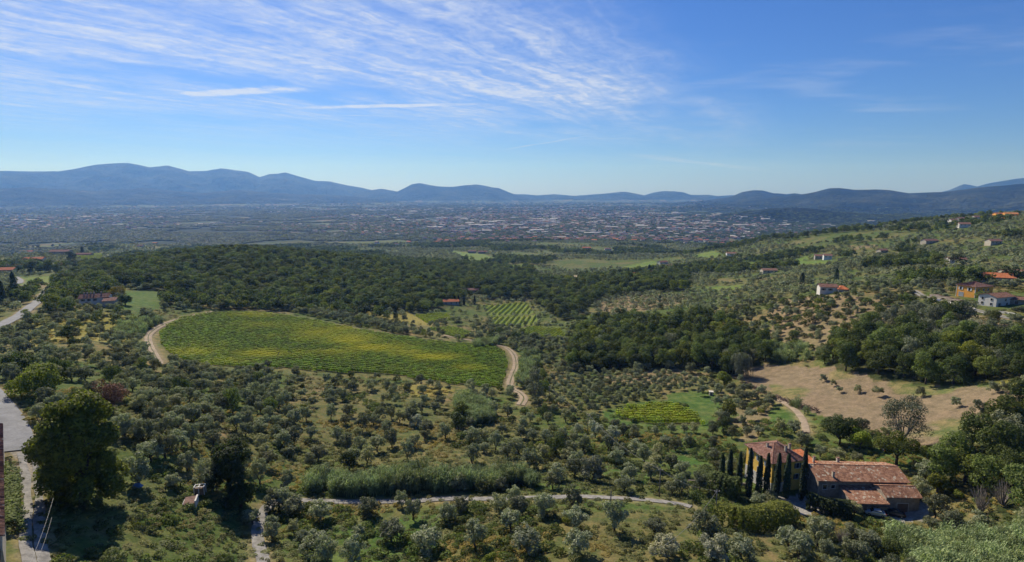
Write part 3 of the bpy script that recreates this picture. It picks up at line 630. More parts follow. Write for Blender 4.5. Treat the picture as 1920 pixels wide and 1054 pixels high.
def cypress_mesh(name, r, h, n, seed):
    z = rng.random(n) ** 0.8; prof = np.where(z < .12, .55 + z / .12 * .4, np.sqrt(np.clip(1 - ((z - .12) / .88) ** 1.7, 0, 1)) * .95 + .05)
    a = rng.uniform(0, 2 * math.pi, n); lump = 1 + .22 * np.sin(a * 3 + z * 17 + seed) * np.sin(z * 31 + a * 2) + .10 * np.sin(z * 60 + a * 5); rr = r * prof * lump * (0.8 + .25 * rng.random(n))
    C = np.column_stack([rr * np.cos(a), rr * np.sin(a), .25 + z * (h - .25)]); N = np.column_stack([np.cos(a), np.sin(a), np.full(n, .5)])
    V, Q = leaf_quads(C, N, 0.23, 2.2, .35); return mesh_np(name, V, Q, M['cypress_leaf'])
b = MB(); b.tube([(0, 0, -.5), (0, 0, 1.2), (0, 0, 9)], [.17, .14, .04], 6); cyp_trunk = b.mesh('cypress_trunk', M['bark'], True)
CYPRESS = [Proto(cypress_mesh('cypress', .74, 14.0, 2600, i), cyp_trunk) for i in range(3)]
CYP_FAT = [Proto(cypress_mesh('fat_cypress', 2.1, 10.0, 2200, 5), cyp_trunk)]
# coarse forms for far-off masses
FAR_OLIVE = [make_tree('far_olive', 'olive_leaf', 2.5, .4, 4.3, 7, 1.25, 170, 0.66, 300 + i, trunk=False, low=-.5, aspect=1.3) for i in range(4)]
FAR_WOOD = [make_tree('far_wood', k, 4.4, .8, 9.5, 10, 2.0, 420, 0.80, 310 + i, trunk=False, low=-.4, aspect=1.3) for i, k in enumerate(['broad_leaf', 'broad_leaf', 'dark_leaf', 'oak_leaf', 'dark_leaf', 'broad_leaf'])]
MID_WOOD = [make_tree('mid_wood', k, 4.4, .8, 9.5, 13, 1.8, 1300, 0.46, 320 + i, trunk=False, low=-.4, aspect=1.3) for i, k in enumerate(['broad_leaf', 'broad_leaf', 'dark_leaf', 'oak_leaf', 'broad_leaf'])]
def plain_clump(seed, m):
    P, d = crown_points(heap(9, 0, 9, 12, 3.4, seed), 260, low=-.2); V, Q = leaf_quads(P, d, 2.2, 1.2, .4); return Proto(mesh_np('plain_clump', V, Q, M[m]), None)
PLAIN_CLUMP = [plain_clump(330 + i, k) for i, k in enumerate(['dark_leaf', 'dark_leaf', 'broad_leaf', 'dark_leaf'])]
def reed_clump(seed, hgt=4.0, n=46):
    r_ = np.random.default_rng(seed); V = []; Q = []
    for i in range(n):
        x, y = r_.uniform(-1.1, 1.1, 2); a = r_.uniform(0, 2 * math.pi); le = r_.uniform(.3, 1.2); h = hgt * r_.uniform(.65, 1.1)
        dx, dy = math.cos(a), math.sin(a); w = .05; px_, py_ = -dy * w, dx * w
        pts = [(x, y, 0), (x + dx * le * .2, y + dy * le * .2, h * .6), (x + dx * le, y + dy * le, h)]
        for p0, p1 in zip(pts, pts[1:]):
            k = len(V); V += [(p0[0] - px_, p0[1] - py_, p0[2]), (p0[0] + px_, p0[1] + py_, p0[2]), (p1[0] + px_ * .6, p1[1] + py_ * .6, p1[2]), (p1[0] - px_ * .6, p1[1] - py_ * .6, p1[2])]; Q.append((k, k + 1, k + 2, k + 3))
        for j in range(7):
            t = r_.uniform(.35, 1); c = np.array([x + dx * le * t * t, y + dy * le * t * t, h * t]); b_ = r_.uniform(0, 2 * math.pi); e = np.array([math.cos(b_), math.sin(b_), 0]); s_ = np.array([-e[1], e[0], 0]) * .07
            L = r_.uniform(.5, .95); m1 = c + e * L * .5 + np.array([0, 0, .25]); m2 = c + e * L + np.array([0, 0, -.05]); k = len(V); V += [c - s_ * .4, m1 - s_, m2, m1 + s_]; Q.append((k, k + 1, k + 2, k + 3))
    return mesh_np('reed_clump', V, Q, M['reed_leaf'])
REED_M = [reed_clump(400 + i) for i in range(4)]
def tuft(m, R_, h, n, size, seed):
    P, d = crown_points([(0, 0, h * .35, R_, h / R_ * .5), (R_ * .5, R_ * .2, h * .3, R_ * .7, .6), (-R_ * .4, R_ * .4, h * .3, R_ * .6, .7)], n, low=-.1, up=.5); V, Q = leaf_quads(P, d, size, 1.8, .8); return mesh_np('tuft', V, Q, M[m])
WEED_M = [tuft('weed_leaf', .8, 1.0, 90, .24, 420 + i) for i in range(3)]
BRAMBLE_M = [tuft('broad_leaf', 1.3, 1.5, 240, .24, 430 + i) for i in range(3)]
def vine_clump(seed):
    r_ = np.random.default_rng(seed); n = 64; tp = np.arange(n) % 2 == 0; C = np.column_stack([r_.uniform(-.8, .8, n), np.where(tp, r_.uniform(-.28, .28, n), np.sign(r_.normal(0, 1, n)) * .3), np.where(tp, 1.5 + r_.normal(0, .1, n), r_.uniform(.3, 1.4, n))]); N = np.column_stack([np.zeros(n), np.where(tp, 0, np.sign(C[:, 1])), np.where(tp, 1.0, .05)])
    V, Q = leaf_quads(C, N, .36, 1.2, .22); return mesh_np('vine_clump', V, Q, M['vine_leaf'])
VINE_M = [vine_clump(440 + i) for i in range(3)]

# ------------------------------------------------------------------ scattering stuff with geometry nodes
def scatter(name, meshes, P, rz, scl, idx=None, tint=None, kind='stuff', label=None, cat=None):
    """points carrying copies of a few meshes; P (n,3), rz (n,), scl (n,) or (n,3)"""
    n = len(P)
    if n == 0: return None
    pc = bpy.data.collections.new(name + '_forms')
    for i, m in enumerate(meshes): o = bpy.data.objects.new('%s_form_%02d' % (name, i), m); pc.objects.link(o)
    me = bpy.data.meshes.new(name); me.vertices.add(n); me.vertices.foreach_set('co', np.asarray(P, np.float32).ravel())
    def attr(nm, typ, data, key='value'):
        a = me.attributes.new(nm, typ, 'POINT'); a.data.foreach_set(key, np.ascontiguousarray(data).ravel())
    r3 = np.zeros((n, 3), np.float32); r3[:, 2] = rz; attr('turn', 'FLOAT_VECTOR', r3, 'vector')
    s3 = np.asarray(scl, np.float32); s3 = np.repeat(s3[:, None], 3, 1) if s3.ndim == 1 else s3; attr('size', 'FLOAT_VECTOR', s3, 'vector')
    attr('form', 'INT', (idx if idx is not None else rng.integers(0, len(meshes), n)).astype(np.int32))
    attr('tint_in', 'FLOAT', (tint if tint is not None else np.zeros(n)).astype(np.float32)); me.update()
    o = bpy.data.objects.new(name, me); col.objects.link(o); tag(o, label, cat, kind=kind)
    g = bpy.data.node_groups.new(name + '_scatter', 'GeometryNodeTree'); g.interface.new_socket('Geometry', in_out='INPUT', socket_type='NodeSocketGeometry'); g.interface.new_socket('Geometry', in_out='OUTPUT', socket_type='NodeSocketGeometry')
    N = g.nodes; L = g.links; gi = N.new('NodeGroupInput'); go = N.new('NodeGroupOutput'); ip = N.new('GeometryNodeInstanceOnPoints'); ci = N.new('GeometryNodeCollectionInfo')
    ci.inputs['Collection'].default_value = pc; ci.inputs['Separate Children'].default_value = True; ci.inputs['Reset Children'].default_value = True; ip.inputs['Pick Instance'].default_value = True
    def na(nm, dt): k = N.new('GeometryNodeInputNamedAttribute'); k.data_type = dt; k.inputs['Name'].default_value = nm; return k.outputs['Attribute']
    L.new(gi.outputs[0], ip.inputs['Points']); L.new(ci.outputs[0], ip.inputs['Instance']); L.new(na('form', 'INT'), ip.inputs['Instance Index'])
    er = N.new('FunctionNodeEulerToRotation'); L.new(na('turn', 'FLOAT_VECTOR'), er.inputs[0]); L.new(er.outputs[0], ip.inputs['Rotation']); L.new(na('size', 'FLOAT_VECTOR'), ip.inputs['Scale'])
    sn = N.new('GeometryNodeStoreNamedAttribute'); sn.data_type = 'FLOAT'; sn.domain = 'INSTANCE'; sn.inputs['Name'].default_value = 'tint'; L.new(ip.outputs[0], sn.inputs['Geometry']); L.new(na('tint_in', 'FLOAT'), sn.inputs['Value'])
    L.new(sn.outputs[0], go.inputs[0]); md = o.modifiers.new('scatter', 'NODES'); md.node_group = g; return o

# ------------------------------------------------------------------ where the plants stand
BUILT = []      # (x, y, radius): houses and the like, kept clear
def clear_of_buildings(x, y):
    m = np.ones(np.shape(x), bool)
    for bx, by, br in BUILT: m &= (x - bx) ** 2 + (y - by) ** 2 > br * br
    return m
# ------------------------------------------------------------------ buildings
def win(parent, w, h, pos, face, shut=None, arch=False, name='window', glass='glass', lintel='window_frame'):
    """a window or door on the outer face of a wall; pos is its sill centre, face the outward direction (angle)"""
    def fr(b, x0, x1, z0, z1, d0, d1): b.box(x0, x1, d0, d1, z0, z1)
    b = MB(); t = .09; fr(b, -w / 2 - t, -w / 2, 0, h, -.07, .03); fr(b, w / 2, w / 2 + t, 0, h, -.07, .03); fr(b, -w / 2 - t, w / 2 + t, h, h + t, -.07, .03); fr(b, -w / 2 - t - .05, w / 2 + t + .05, -.1, 0, -.12, .03)
    o = b.build(name, M[lintel], parent); o.location = pos; o.rotation_euler.z = face + math.pi / 2
    b = MB(); fr(b, -w / 2, w / 2, 0, h, -.025, .02); g = b.build('pane' if name == 'window' else 'door_leaf', M[glass], o)
    if shut:
        for s in (-1, 1):
            b = MB(); x = s * (w / 2 + t + w * .26); fr(b, x - w * .25, x + w * .25, 0, h, -.10, -.05)
            for k in range(4): fr(b, x - w * .2, x + w * .2, h * (.1 + .22 * k), h * (.1 + .22 * k) + .05, -.125, -.10)
            b.build('shutter', M[shut], o)
    return o
def tiles_on(b, p00, p10, p11, p01, pitch=.32, r=.075):
    """ridges of barrel tiles running down a slope; p00,p10 at the eave, p01,p11 at the ridge"""
    p00, p10, p11, p01 = map(Vector, (p00, p10, p11, p01)); n = max(2, int((p10 - p00).length / pitch)); nm = (p10 - p00).cross(p01 - p00).normalized()
    if nm.z < 0: nm = -nm
    ax_ = (p10 - p00).normalized()
    for i in range(n + 1):
        t = i / n; a = p00.lerp(p10, t) + nm * .004; c = p01.lerp(p11, t) + nm * .004
        if (c - a).length < .3: continue
        j = random.uniform(-.015, .015); b.add([a - ax_ * r, a + ax_ * r, a + nm * (r + j), c - ax_ * r, c + ax_ * r, c + nm * (r + j)], [(0, 2, 5, 3), (2, 1, 4, 5), (0, 1, 2)])
def chimney(parent, x, y, z, h=1.1, w=.5, m='cream_plaster'):
    b = MB(); b.box(x - w / 2, x + w / 2, y - w / 2, y + w / 2, z - .8, z + h); b.box(x - w * .62, x + w * .62, y - w * .62, y + w * .62, z + h, z + h + .09)
    for s in (-1, 1): b.box(x + s * w * .4 - .06, x + s * w * .4 + .06, y - w * .4, y + w * .4, z + h + .09, z + h + .33)
    o = b.build('chimney', M[m], parent); c = MB(); c.box(x - w * .66, x + w * .66, y - w * .66, y + w * .66, z + h + .33, z + h + .41); c.build('chimney_cap', M['brown_tile'], o); return o
def wing(parent, x0, x1, y0, y1, he, rise, wall, roof, kind='gable', ov=.45, th=.16, tile=True, z0=-3.0, wname='wall', he2=None):
    """walls and roof of one block; gable ridge runs along x, 'hip' likewise, 'shed' falls towards -y, 'gable_y' ridge along y"""
    b = MB(); ym = (y0 + y1) / 2; xm = (x0 + x1) / 2; hb = he2 if he2 is not None else he
    if kind in ('gable', 'hip', 'gable_y'): b.box(x0, x1, y0, y1, z0, he)
    if kind == 'gable':
        for x, s in ((x0, 1), (x1, -1)): b.add([(x, y0, he), (x, y1, he), (x, ym, he + rise), (x + s * .3, y0, he), (x + s * .3, y1, he), (x + s * .3, ym, he + rise)], [(0, 1, 2), (3, 5, 4), (0, 2, 5, 3), (1, 4, 5, 2)])
    if kind == 'gable_y':
        for y, s in ((y0, 1), (y1, -1)): b.add([(x0, y, he), (x1, y, he), (xm, y, he + rise), (x0, y + s * .3, he), (x1, y + s * .3, he), (xm, y + s * .3, he + rise)], [(0, 1, 2), (3, 5, 4), (0, 2, 5, 3), (1, 4, 5, 2)])
    if kind == 'shed':
        b.add([(x0, y0, z0), (x1, y0, z0), (x1, y1, z0), (x0, y1, z0), (x0, y0, he), (x1, y0, he), (x1, y1, he + rise), (x0, y1, he + rise)], [(0, 3, 2, 1), (4, 5, 6, 7), (0, 1, 5, 4), (1, 2, 6, 5), (2, 3, 7, 6), (3, 0, 4, 7)])
    w = b.build(wname, M[wall], parent)
    r = MB(); tb = MB(); u = th + .005
    def plane(p):
        r.slab([(a, c, d + u) for a, c, d in p], th)
        if tile and len(p) == 4: tiles_on(tb, *[(a, c, d + u) for a, c, d in p])
    if kind == 'gable':
        k = rise / (ym - y0); e = ov * k
        plane([(x0 - ov, y0 - ov, he - e), (x1 + ov, y0 - ov, he - e), (x1 + ov, ym, he + rise), (x0 - ov, ym, he + rise)])
        plane([(x1 + ov, y1 + ov, he - e), (x0 - ov, y1 + ov, he - e), (x0 - ov, ym, he + rise), (x1 + ov, ym, he + rise)]); ridge = [((x0 - ov, ym, he + rise), (x1 + ov, ym, he + rise))]
    elif kind == 'gable_y':
        k = rise / (xm - x0); e = ov * k
        plane([(x0 - ov, y1 + ov, he - e), (x0 - ov, y0 - ov, he - e), (xm, y0 - ov, he + rise), (xm, y1 + ov, he + rise)])
        plane([(x1 + ov, y0 - ov, he - e), (x1 + ov, y1 + ov, he - e), (xm, y1 + ov, he + rise), (xm, y0 - ov, he + rise)]); ridge = [((xm, y0 - ov, he + rise), (xm, y1 + ov, he + rise))]
    elif kind == 'shed':
        k = rise / (y1 - y0); e = ov * k
        plane([(x0 - ov * .6, y0 - ov, he - e), (x1 + ov * .6, y0 - ov, he - e), (x1 + ov * .6, y1, he + rise), (x0 - ov * .6, y1, he + rise)]); ridge = []
    elif kind == 'hip':
        L, Wd = x1 - x0, y1 - y0; hx = min(Wd / 2, L / 2 - .4); k = rise / (Wd / 2); e = ov * k
        a, b_, c, d = (x0 - ov, y0 - ov, he - e), (x1 + ov, y0 - ov, he - e), (x1 + ov, y1 + ov, he - e), (x0 - ov, y1 + ov, he - e); p, q = (x0 + hx, ym, he + rise), (x1 - hx, ym, he + rise)
        plane([a, b_, q, p]); plane([c, d, p, q]); plane([b_, c, q]); plane([d, a, p]); ridge = [(p, q), (a, p), (d, p), (b_, q), (c, q)]
    ro = r.build('roof', M[roof], parent)
    if tile:
        for p, q in ridge: tb.tube([(p[0], p[1], p[2] + u), (q[0], q[1], q[2] + u)], .11, 6)
        tag(tb.build('roof_tiles', M[roof], ro), kind='stuff')
    return w, ro
def ground_z(x, y): return float(height(np.array([x]), np.array([y]))[0])
def local(root, x, y):
    c, s = math.cos(root.rotation_euler.z), math.sin(root.rotation_euler.z); return root.location.x + x * c - y * s, root.location.y + x * s + y * c

# the yellow villa
def villa():
    z = 135.2; root = empty('villa', (66.6, 130.2, z), R(12), 'square yellow villa with a brown hipped roof, behind the tall cypresses', 'villa')
    W, D = 9.2, 10.5
    wing(root, 0, W, 0, D, 6.6, 2.3, 'yellow_plaster', 'brown_tile', 'hip', .55)
    b = MB(); b.box(-.06, W * .5, -.06, 0, -3, .9); b.box(-.06, 0, 0, D, -3, .9); b.build('plinth', M['pale_stone'], root)
    for x in (1.5, 4.4, 7.4):
        for zz in (1.3, 4.3): win(root, .9, 1.35, (x, -.03, zz), -math.pi / 2, 'shutter_green')
    for y in (2.0, 5.2, 8.4):
        for zz in (1.3, 4.3): win(root, .9, 1.35, (-.03, y, zz), math.pi, 'shutter_grey' if zz > 4 else None)
    chimney(root, 5.6, 2.6, 8.0); chimney(root, 7.9, 4.0, 7.6); chimney(root, 2.4, 5.5, 7.7)
    w, r_ = wing(root, W + .01, W + 4.2, .4, 6.5, 4.9, .7, 'yellow_plaster', 'red_tile', 'shed', .3, wname='annex_wall')
    for zz in (.7, 3.0): win(root, .95, 1.25, (W + 2.2, .37, zz), -math.pi / 2, None, glass='glass')
    return root
V_ = villa(); BUILT.append((71, 136, 9))
def barn():
    z = 134.0; root = empty('stone_barn', (76.6, 126.6, z), R(-2.5), 'long stone barn with an old brown tiled roof and a sunken lean-to', 'barn')
    wing(root, 0, 21.5, 0, 9.6, 5.0, 1.55, 'stone_wall', 'old_tile', 'gable', .45)
    wing(root, 5.2, 13.2, -6.2, -.02, 2.7, .95, 'stone_wall', 'old_tile', 'shed', .4, wname='lean_to_wall')
    wing(root, 13.3, 21.0, -5.4, -.02, 4.1, 1.2, 'stone_wall', 'old_tile', 'gable', .4, wname='front_block_wall')
    b = MB()
    for i in range(5): b.box(5.4 + i * 1.3, 5.6 + i * 1.3, -6.6, -6.45, -1.5, 2.2)
    b.box(5.2, 13.4, -6.7, -6.35, 2.05, 2.2); b.build('porch_posts', M['timber'], root)
    win(root, 1.0, 1.2, (1.6, -.03, 2.6), -math.pi / 2); win(root, .9, .9, (3.6, -.03, 2.9), -math.pi / 2); win(root, .8, 1.0, (-.03, 4.8, 3.2), math.pi)
    win(root, 2.6, 2.4, (17.2, -5.43, -.0), -math.pi / 2, name='door', glass='timber')
    chimney(root, 3.9, .9, 5.3, 1.3, .5); chimney(root, 2.0, 6.9, 6.0, 1.5, .45); chimney(root, 9.0, 8.4, 5.6, .9, .6)
    return root
BUILT += [(68, 126, 6), (74, 122, 5)]
BARN = barn(); BUILT += [(82, 131, 7.5), (88, 130, 8), (94, 129, 7.5), (86, 122, 6), (94, 121, 5)]
# the long roof at the left edge of the view
def left_house():
    p = wp(-18, 1040, 44); q = wp(8, 905, 43.5); a = math.atan2(q[1] - p[1], q[0] - p[0])
    e0 = wp(10, 1000, 45); e1 = wp(7, 800, 45.5); a = math.atan2(e1[1] - e0[1], e1[0] - e0[0]); z = ground_z(e0[0], e0[1])
    root = empty('roadside_house', (e0[0], e0[1], z), a, 'long rendered house beside the road, old tiled roof at the left edge', 'house')
    he = CAMZ - 45 - z; L = math.hypot(e1[0] - e0[0], e1[1] - e0[1])
    wing(root, 0, L, .5, 9, he, 2.0, 'cream_plaster', 'old_tile', 'gable', .45)
    wing(root, -14, -.02, 1.1, 8, he - 2.0, 1.2, 'grey_plaster', 'brown_tile', 'gable', .4, wname='rear_wall')
    return root
LH = left_house()
for k in (2, 8, 14, 20): x_, y_ = local(LH, k, 5); BUILT.append((x_, y_, 6))
x_, y_ = local(LH, -7, 5); BUILT.append((x_, y_, 7))
def house_at(name, px, py, rz, label, cat, blocks, group=None):
    p = at(px, py); root = empty(name, p, rz, label, cat, group); 
    for f in blocks: f(root)
    BUILT.append((p.x, p.y, 9)); return root
# white farmhouse on the left, three chimneys in a row
def f1(r):
    wing(r, -9, 6, 0, 7.5, 4.6, 1.9, 'white_plaster', 'brown_tile', 'gable', .4); wing(r, 4.0, 10.5, -5.2, -.02, 3.0, 1.1, 'grey_plaster', 'brown_tile', 'shed', .5, wname='porch_wall')
    for x in (-7, -5.5, -3.8, -2.2, 1.6): chimney(r, x, 3.75, 6.3, 1.0, .6, 'grey_plaster')
    for x in (-7, -4, -1): win(r, .9, 1.2, (x, -.03, 2.8), -math.pi / 2, 'shutter_green')
    win(r, 1.4, 2.1, (-5.5, -.03, 0), -math.pi / 2, name='door', glass='timber')
house_at('farmhouse', 183, 572, R(22), 'white farmhouse with a row of roof chimneys above the upper road', 'house', [f1])
# orange house and its white annexe
def f2(r):
    wing(r, -5, 4.5, 0, 13, 6.2, 1.8, 'orange_plaster', 'brown_tile', 'hip', .5)
    for x in (-2.8, 1.6): win(r, 1.0, 1.6, (x, -.03, 3.7), -math.pi / 2, 'white_paint')
    win(r, 2.4, 2.2, (-2.4, -.03, .2), -math.pi / 2, name='door', glass='shutter_grey')
    b = MB(); b.box(4.35, 4.56, -.06, .2, -1, 6.2); b.build('corner_stone', M['white_paint'], r); b = MB(); b.box(-5.06, -4.85, -.06, .2, -1, 6.2); b.build('corner_stone', M['white_paint'], r)
    for y in (2.5, 6.0, 9.5): win(r, .9, 1.3, (4.53, y, 3.8), 0)
def f3(r):
    wing(r, -4.2, 4.0, 0, 12, 5.0, 1.3, 'white_plaster', 'brown_tile', 'gable_y', .45)
    for x, zz in ((-2.2, 3.1), (-2.2, .8), (1.8, 3.1), (1.8, .8)): win(r, .9, 1.2, (x, -.03, zz), -math.pi / 2)
    win(r, 1.6, 2.0, (4.03, 2.2, .1), 0, name='door', glass='shutter_green'); win(r, .9, 1.2, (4.03, 6.2, 3.0), 0); win(r, .9, 1.2, (4.03, 7.4, .8), 0)
house_at('country_house', 1810, 557, R(-74), 'orange two-storey house with white corners on the right-hand slope', 'house', [f2])
house_at('country_house', 1850, 574, R(-74), 'white two-storey house joined to the right of the orange one', 'house', [f3])
def f4(r): 
    wing(r, -8, 8, 0, 10, 3.6, 2.1, 'grey_plaster', 'red_tile', 'gable', .6)
    for x in (-5, 0, 5): win(r, 1, 1.2, (x, -.03, 1.2), -math.pi / 2)
house_at('bungalow', 1872, 531, R(-20), 'low house with a red tiled roof, above the orange villa', 'house', [f4])
def f5(r):
    wing(r, -8, 8, 0, 9, 3.2, 1.8, 'cream_plaster', 'old_tile', 'gable', .5)
    for x in (-5, 0, 5): win(r, 1, 1.2, (x, -.03, 1.2), -math.pi / 2)
house_at('bungalow', 1912, 522, R(-16), 'low house with a reddish roof at the right edge, uppermost of its row', 'house', [f5])
def f5b(r):
    wing(r, -5, 5, 0, 5, 2.6, 1.0, 'stone_wall', 'brown_tile', 'gable', .4)
    for x in (-2.5, 1.5): win(r, 1.6, 1.6, (x, -.03, .3), -math.pi / 2, name='door', glass='timber')
house_at('outbuilding', 1898, 571, R(-22), 'low stone outbuilding right of the white house', 'outbuilding', [f5b])
def f6(r):
    wing(r, -8, 2.0, 0, 7, 3.6, 1.5, 'white_plaster', 'brown_tile', 'gable', .5); wing(r, 2.02, 8, -2.5, 6, 2.9, 1.6, 'grey_plaster', 'red_tile', 'hip', .5, wname='annex_wall')
    for x in (-6, -2): win(r, 1.1, 1.2, (x, -.03, 1.4), -math.pi / 2, 'shutter_green')
    win(r, 1.4, 2.0, (4.6, -2.53, 0), -math.pi / 2, name='door', glass='shutter_grey'); chimney(r, -3, 4, 4.8, .9)
house_at('farmhouse', 1563, 549, R(-14), 'low white house with red roofs between two dark cypresses', 'house', [f6])
FAR_H = [  # px, py, width, depth, eave, roof, wall, turn, name, label
 (846,572,15,7,3.4,'red_tile','cream_plaster',8,'farmhouse','small red-roofed farmhouse below the wooded hill'), (884,549,15,7,3,'brown_tile','stone_wall',-5,'farmhouse','brown farmhouse hidden in trees at the end of the wooded hill'),
 (1195,519,14,7,4,'red_tile','stone_wall',-10,'farmhouse','dark farmhouse left of a cypress beside the middle meadow'), (1228,516,16,8,4.5,'red_tile','cream_plaster',-10,'farmhouse','cream farmhouse with red roof between two cypresses'),
 (1538,486,12,8,4,'brown_tile','grey_plaster',-20,'farmhouse','brown farmhouse left of the white one on the slope'), (1552,487,9,8,5,'brown_tile','white_paint',-20,'farmhouse','bright white house at the end of the yellow-green meadow'),
 (1797,493,14,8,3,'brown_tile','white_plaster',-10,'farmhouse','long low white house above the orange house'), (1896,409,16,9,6,'orange_tile','orange_plaster',-20,'farmhouse','yellow house on the right-hand skyline'),
 (1877,408,14,9,5,'red_tile','orange_plaster',-10,'farmhouse','reddish house on the right-hand skyline, left of the yellow one'), (1809,427,13,9,5,'brown_tile','white_plaster',-20,'farmhouse','white house on the upper right slope, lowest of the hamlet'),
 (1806,415,14,8,4,'brown_tile','grey_plaster',10,'farmhouse','grey house in the middle of the upper right hamlet'), (1790,418,10,8,4,'brown_tile','white_plaster',0,'farmhouse','white house at the left end of the upper right hamlet'),
 (1834,412,10,8,4,'brown_tile','white_plaster',0,'farmhouse','white house at the right end of the upper right hamlet'), (1748,456,18,8,3,'brown_tile','cream_plaster',10,'farmhouse','long low brown farm among olives on the right slope'),
 (1868,459,12,8,4,'brown_tile','cream_plaster',0,'farmhouse','cream house high on the right slope among olives'), (1658,474,10,7,3,'brown_tile','cream_plaster',10,'farmhouse','small pale house among olives in the middle of the slope'),
 (1414,432,12,8,5,'brown_tile','white_paint',0,'farmhouse','small white house on the low ridge right of centre'),
 (62,492,26,12,5,'red_tile','cream_plaster',15,'farmhouse','red-roofed farm among the pines at far left'), (30,505,26,10,4,'red_tile','cream_plaster',12,'farmhouse','long red-roofed building below the pines at far left'),
 (110,478,34,14,6,'brown_tile','grey_plaster',5,'warehouse','grey warehouse above the pines at far left'), (48,474,40,12,4,'red_tile','white_plaster',8,'farmhouse','long red-roofed farm at far left, behind the pines'),
 (8,512,20,12,4,'red_tile','cream_plaster',10,'farmhouse','red-roofed house cut by the left edge'), (155,480,26,10,3,'brown_tile','stone_wall',10,'farmhouse','low brown farm beside the bright left vineyard'),
 (120,500,22,9,3,'red_tile','stone_wall',5,'farmhouse','low red barn left of the wooded hill'), (290,458,18,10,5,'red_tile','cream_plaster',0,'farmhouse','red-roofed house beyond the wooded hill, left of its top'),
 (262,463,18,9,4,'brown_tile','white_plaster',0,'farmhouse','white house beyond the wooded hill at its left shoulder'), (845,462,18,9,4,'brown_tile','white_plaster',0,'farmhouse','white farm in front of the central plain meadows'),
 (885,475,20,10,5,'brown_tile','grey_plaster',0,'farmhouse','grey farm at the top of the central meadow'), (905,476,22,10,5,'brown_tile','stone_wall',0,'farmhouse','brown farm right of the grey one above the central meadow'),
 (1100,468,24,10,5,'red_tile','stone_wall',0,'farmhouse','red-roofed farm left of the wood in the centre'), (1140,470,18,9,5,'brown_tile','white_plaster',0,'farmhouse','white farm at the left tip of the central wood'),
 (1245,496,16,9,4,'brown_tile','white_plaster',20,'farmhouse','white farm right of the middle meadow'), (1262,503,14,9,4,'brown_tile','cream_plaster',20,'farmhouse','cream house right of the middle meadow, nearer one'),
 (1372,481,16,9,5,'old_tile','white_paint',-10,'farmhouse','white house with red roof between the slope meadows'), (1444,512,16,8,3,'old_tile','cream_plaster',0,'farmhouse','low red-roofed house left of the grassy slope'),
 (1350,438,26,12,5,'brown_tile','white_plaster',0,'farmhouse','pale house at the foot of the low ridge')]
for px, py, w, d, he, rf, wl, rz, nm, lb in FAR_H:
    def ff(r, w=w, d=d, he=he, rf=rf, wl=wl):
        wing(r, -w / 2, w / 2, 0, d, he, d * .22, wl, rf, 'gable', .5, tile=False)
        for k in range(max(2, int(w / 4))):
            win(r, 1.1, 1.3, (-w / 2 + (k + .5) * w / max(2, int(w / 4)), -.03, he - 2.1), -math.pi / 2)
    house_at(nm, px, py, R(rz), lb, 'warehouse' if nm == 'warehouse' else 'house', [ff], 'farmhouses scattered over the slopes'); BUILT.append((BUILT[-1][0] * .988, BUILT[-1][1] * .988, 15))
# stone terrace wall with arched openings under the orange house
def arch_wall():
    a, c = at(1742, 562), at(1797, 572); L = (c - a).length; rz = math.atan2(c.y - a.y, c.x - a.x); root = empty('terrace_wall', a, rz, 'stone terrace wall with dark arched openings left of the orange house', 'wall')
    b = MB(); h = 3.2; n = 3; w = L / n; x = 0
    for k in range(n):
        ow = w * .62; cx = (k + .5) * w; b.box(k * w, cx - ow / 2, 0, .6, -2, h); b.box(cx + ow / 2, (k + 1) * w, 0, .6, -2, h)
        pts = [(cx + ow / 2 * math.cos(t), 1.7 + .9 * math.sin(t)) for t in np.linspace(math.pi, 0, 9)]
        for (xa, za), (xb, zb) in zip(pts, pts[1:]): b.add([(xa, 0, za), (xb, 0, zb), (xb, 0, h), (xa, 0, h), (xa, .6, za), (xb, .6, zb), (xb, .6, h), (xa, .6, h)], [(0, 1, 2, 3), (5, 4, 7, 6), (0, 4, 5, 1), (3, 2, 6, 7)])
        q = MB(); q.box(cx - ow / 2, cx + ow / 2, .62, 3.5, -2, -.0); q.box(cx - ow / 2 - .2, cx + ow / 2 + .2, 3.5, 3.7, -2, h); q.box(cx - ow / 2 - .2, cx + ow / 2 + .2, .62, 3.6, h - .2, h - .01)
        q.build('cellar', M['timber'], root)
    b.build('wall', M['stone_wall'], root)
arch_wall()
def low_wall(pts, label, h=1.0, m='white_plaster', name='garden_wall', th=.3):
    w = dense(pts, 3.0); b = MB()
    for p, q in zip(w[:-1], w[1:]):
        d = q - p; L = np.linalg.norm(d); n = np.array([-d[1], d[0]]) / L * th / 2; zs = [ground_z(*p), ground_z(*q)]; ps = [p + n, q + n, q - n, p - n]; zz = [zs[0], zs[1], zs[1], zs[0]]
        b.add([(a[0], a[1], z - .8) for a, z in zip(ps, zz)] + [(a[0], a[1], z + h) for a, z in zip(ps, zz)], [(0, 1, 2, 3), (7, 6, 5, 4), (0, 4, 5, 1), (1, 5, 6, 2), (2, 6, 7, 3), (3, 7, 4, 0)])
    o = b.build(name, M[m]); tag(o, label, 'wall'); return o
low_wall([(1762,565),(1785,571),(1829,582)], 'long low white wall along the drive below the orange house', 1.1)
low_wall([(1866,586),(1885,588),(1903,591)], 'short white wall below the stone outbuilding on the right', .9)
low_wall([(1290,906),(1340,908),(1400,912)], 'dry stone garden wall behind the row of cypresses', .9, 'stone_wall')

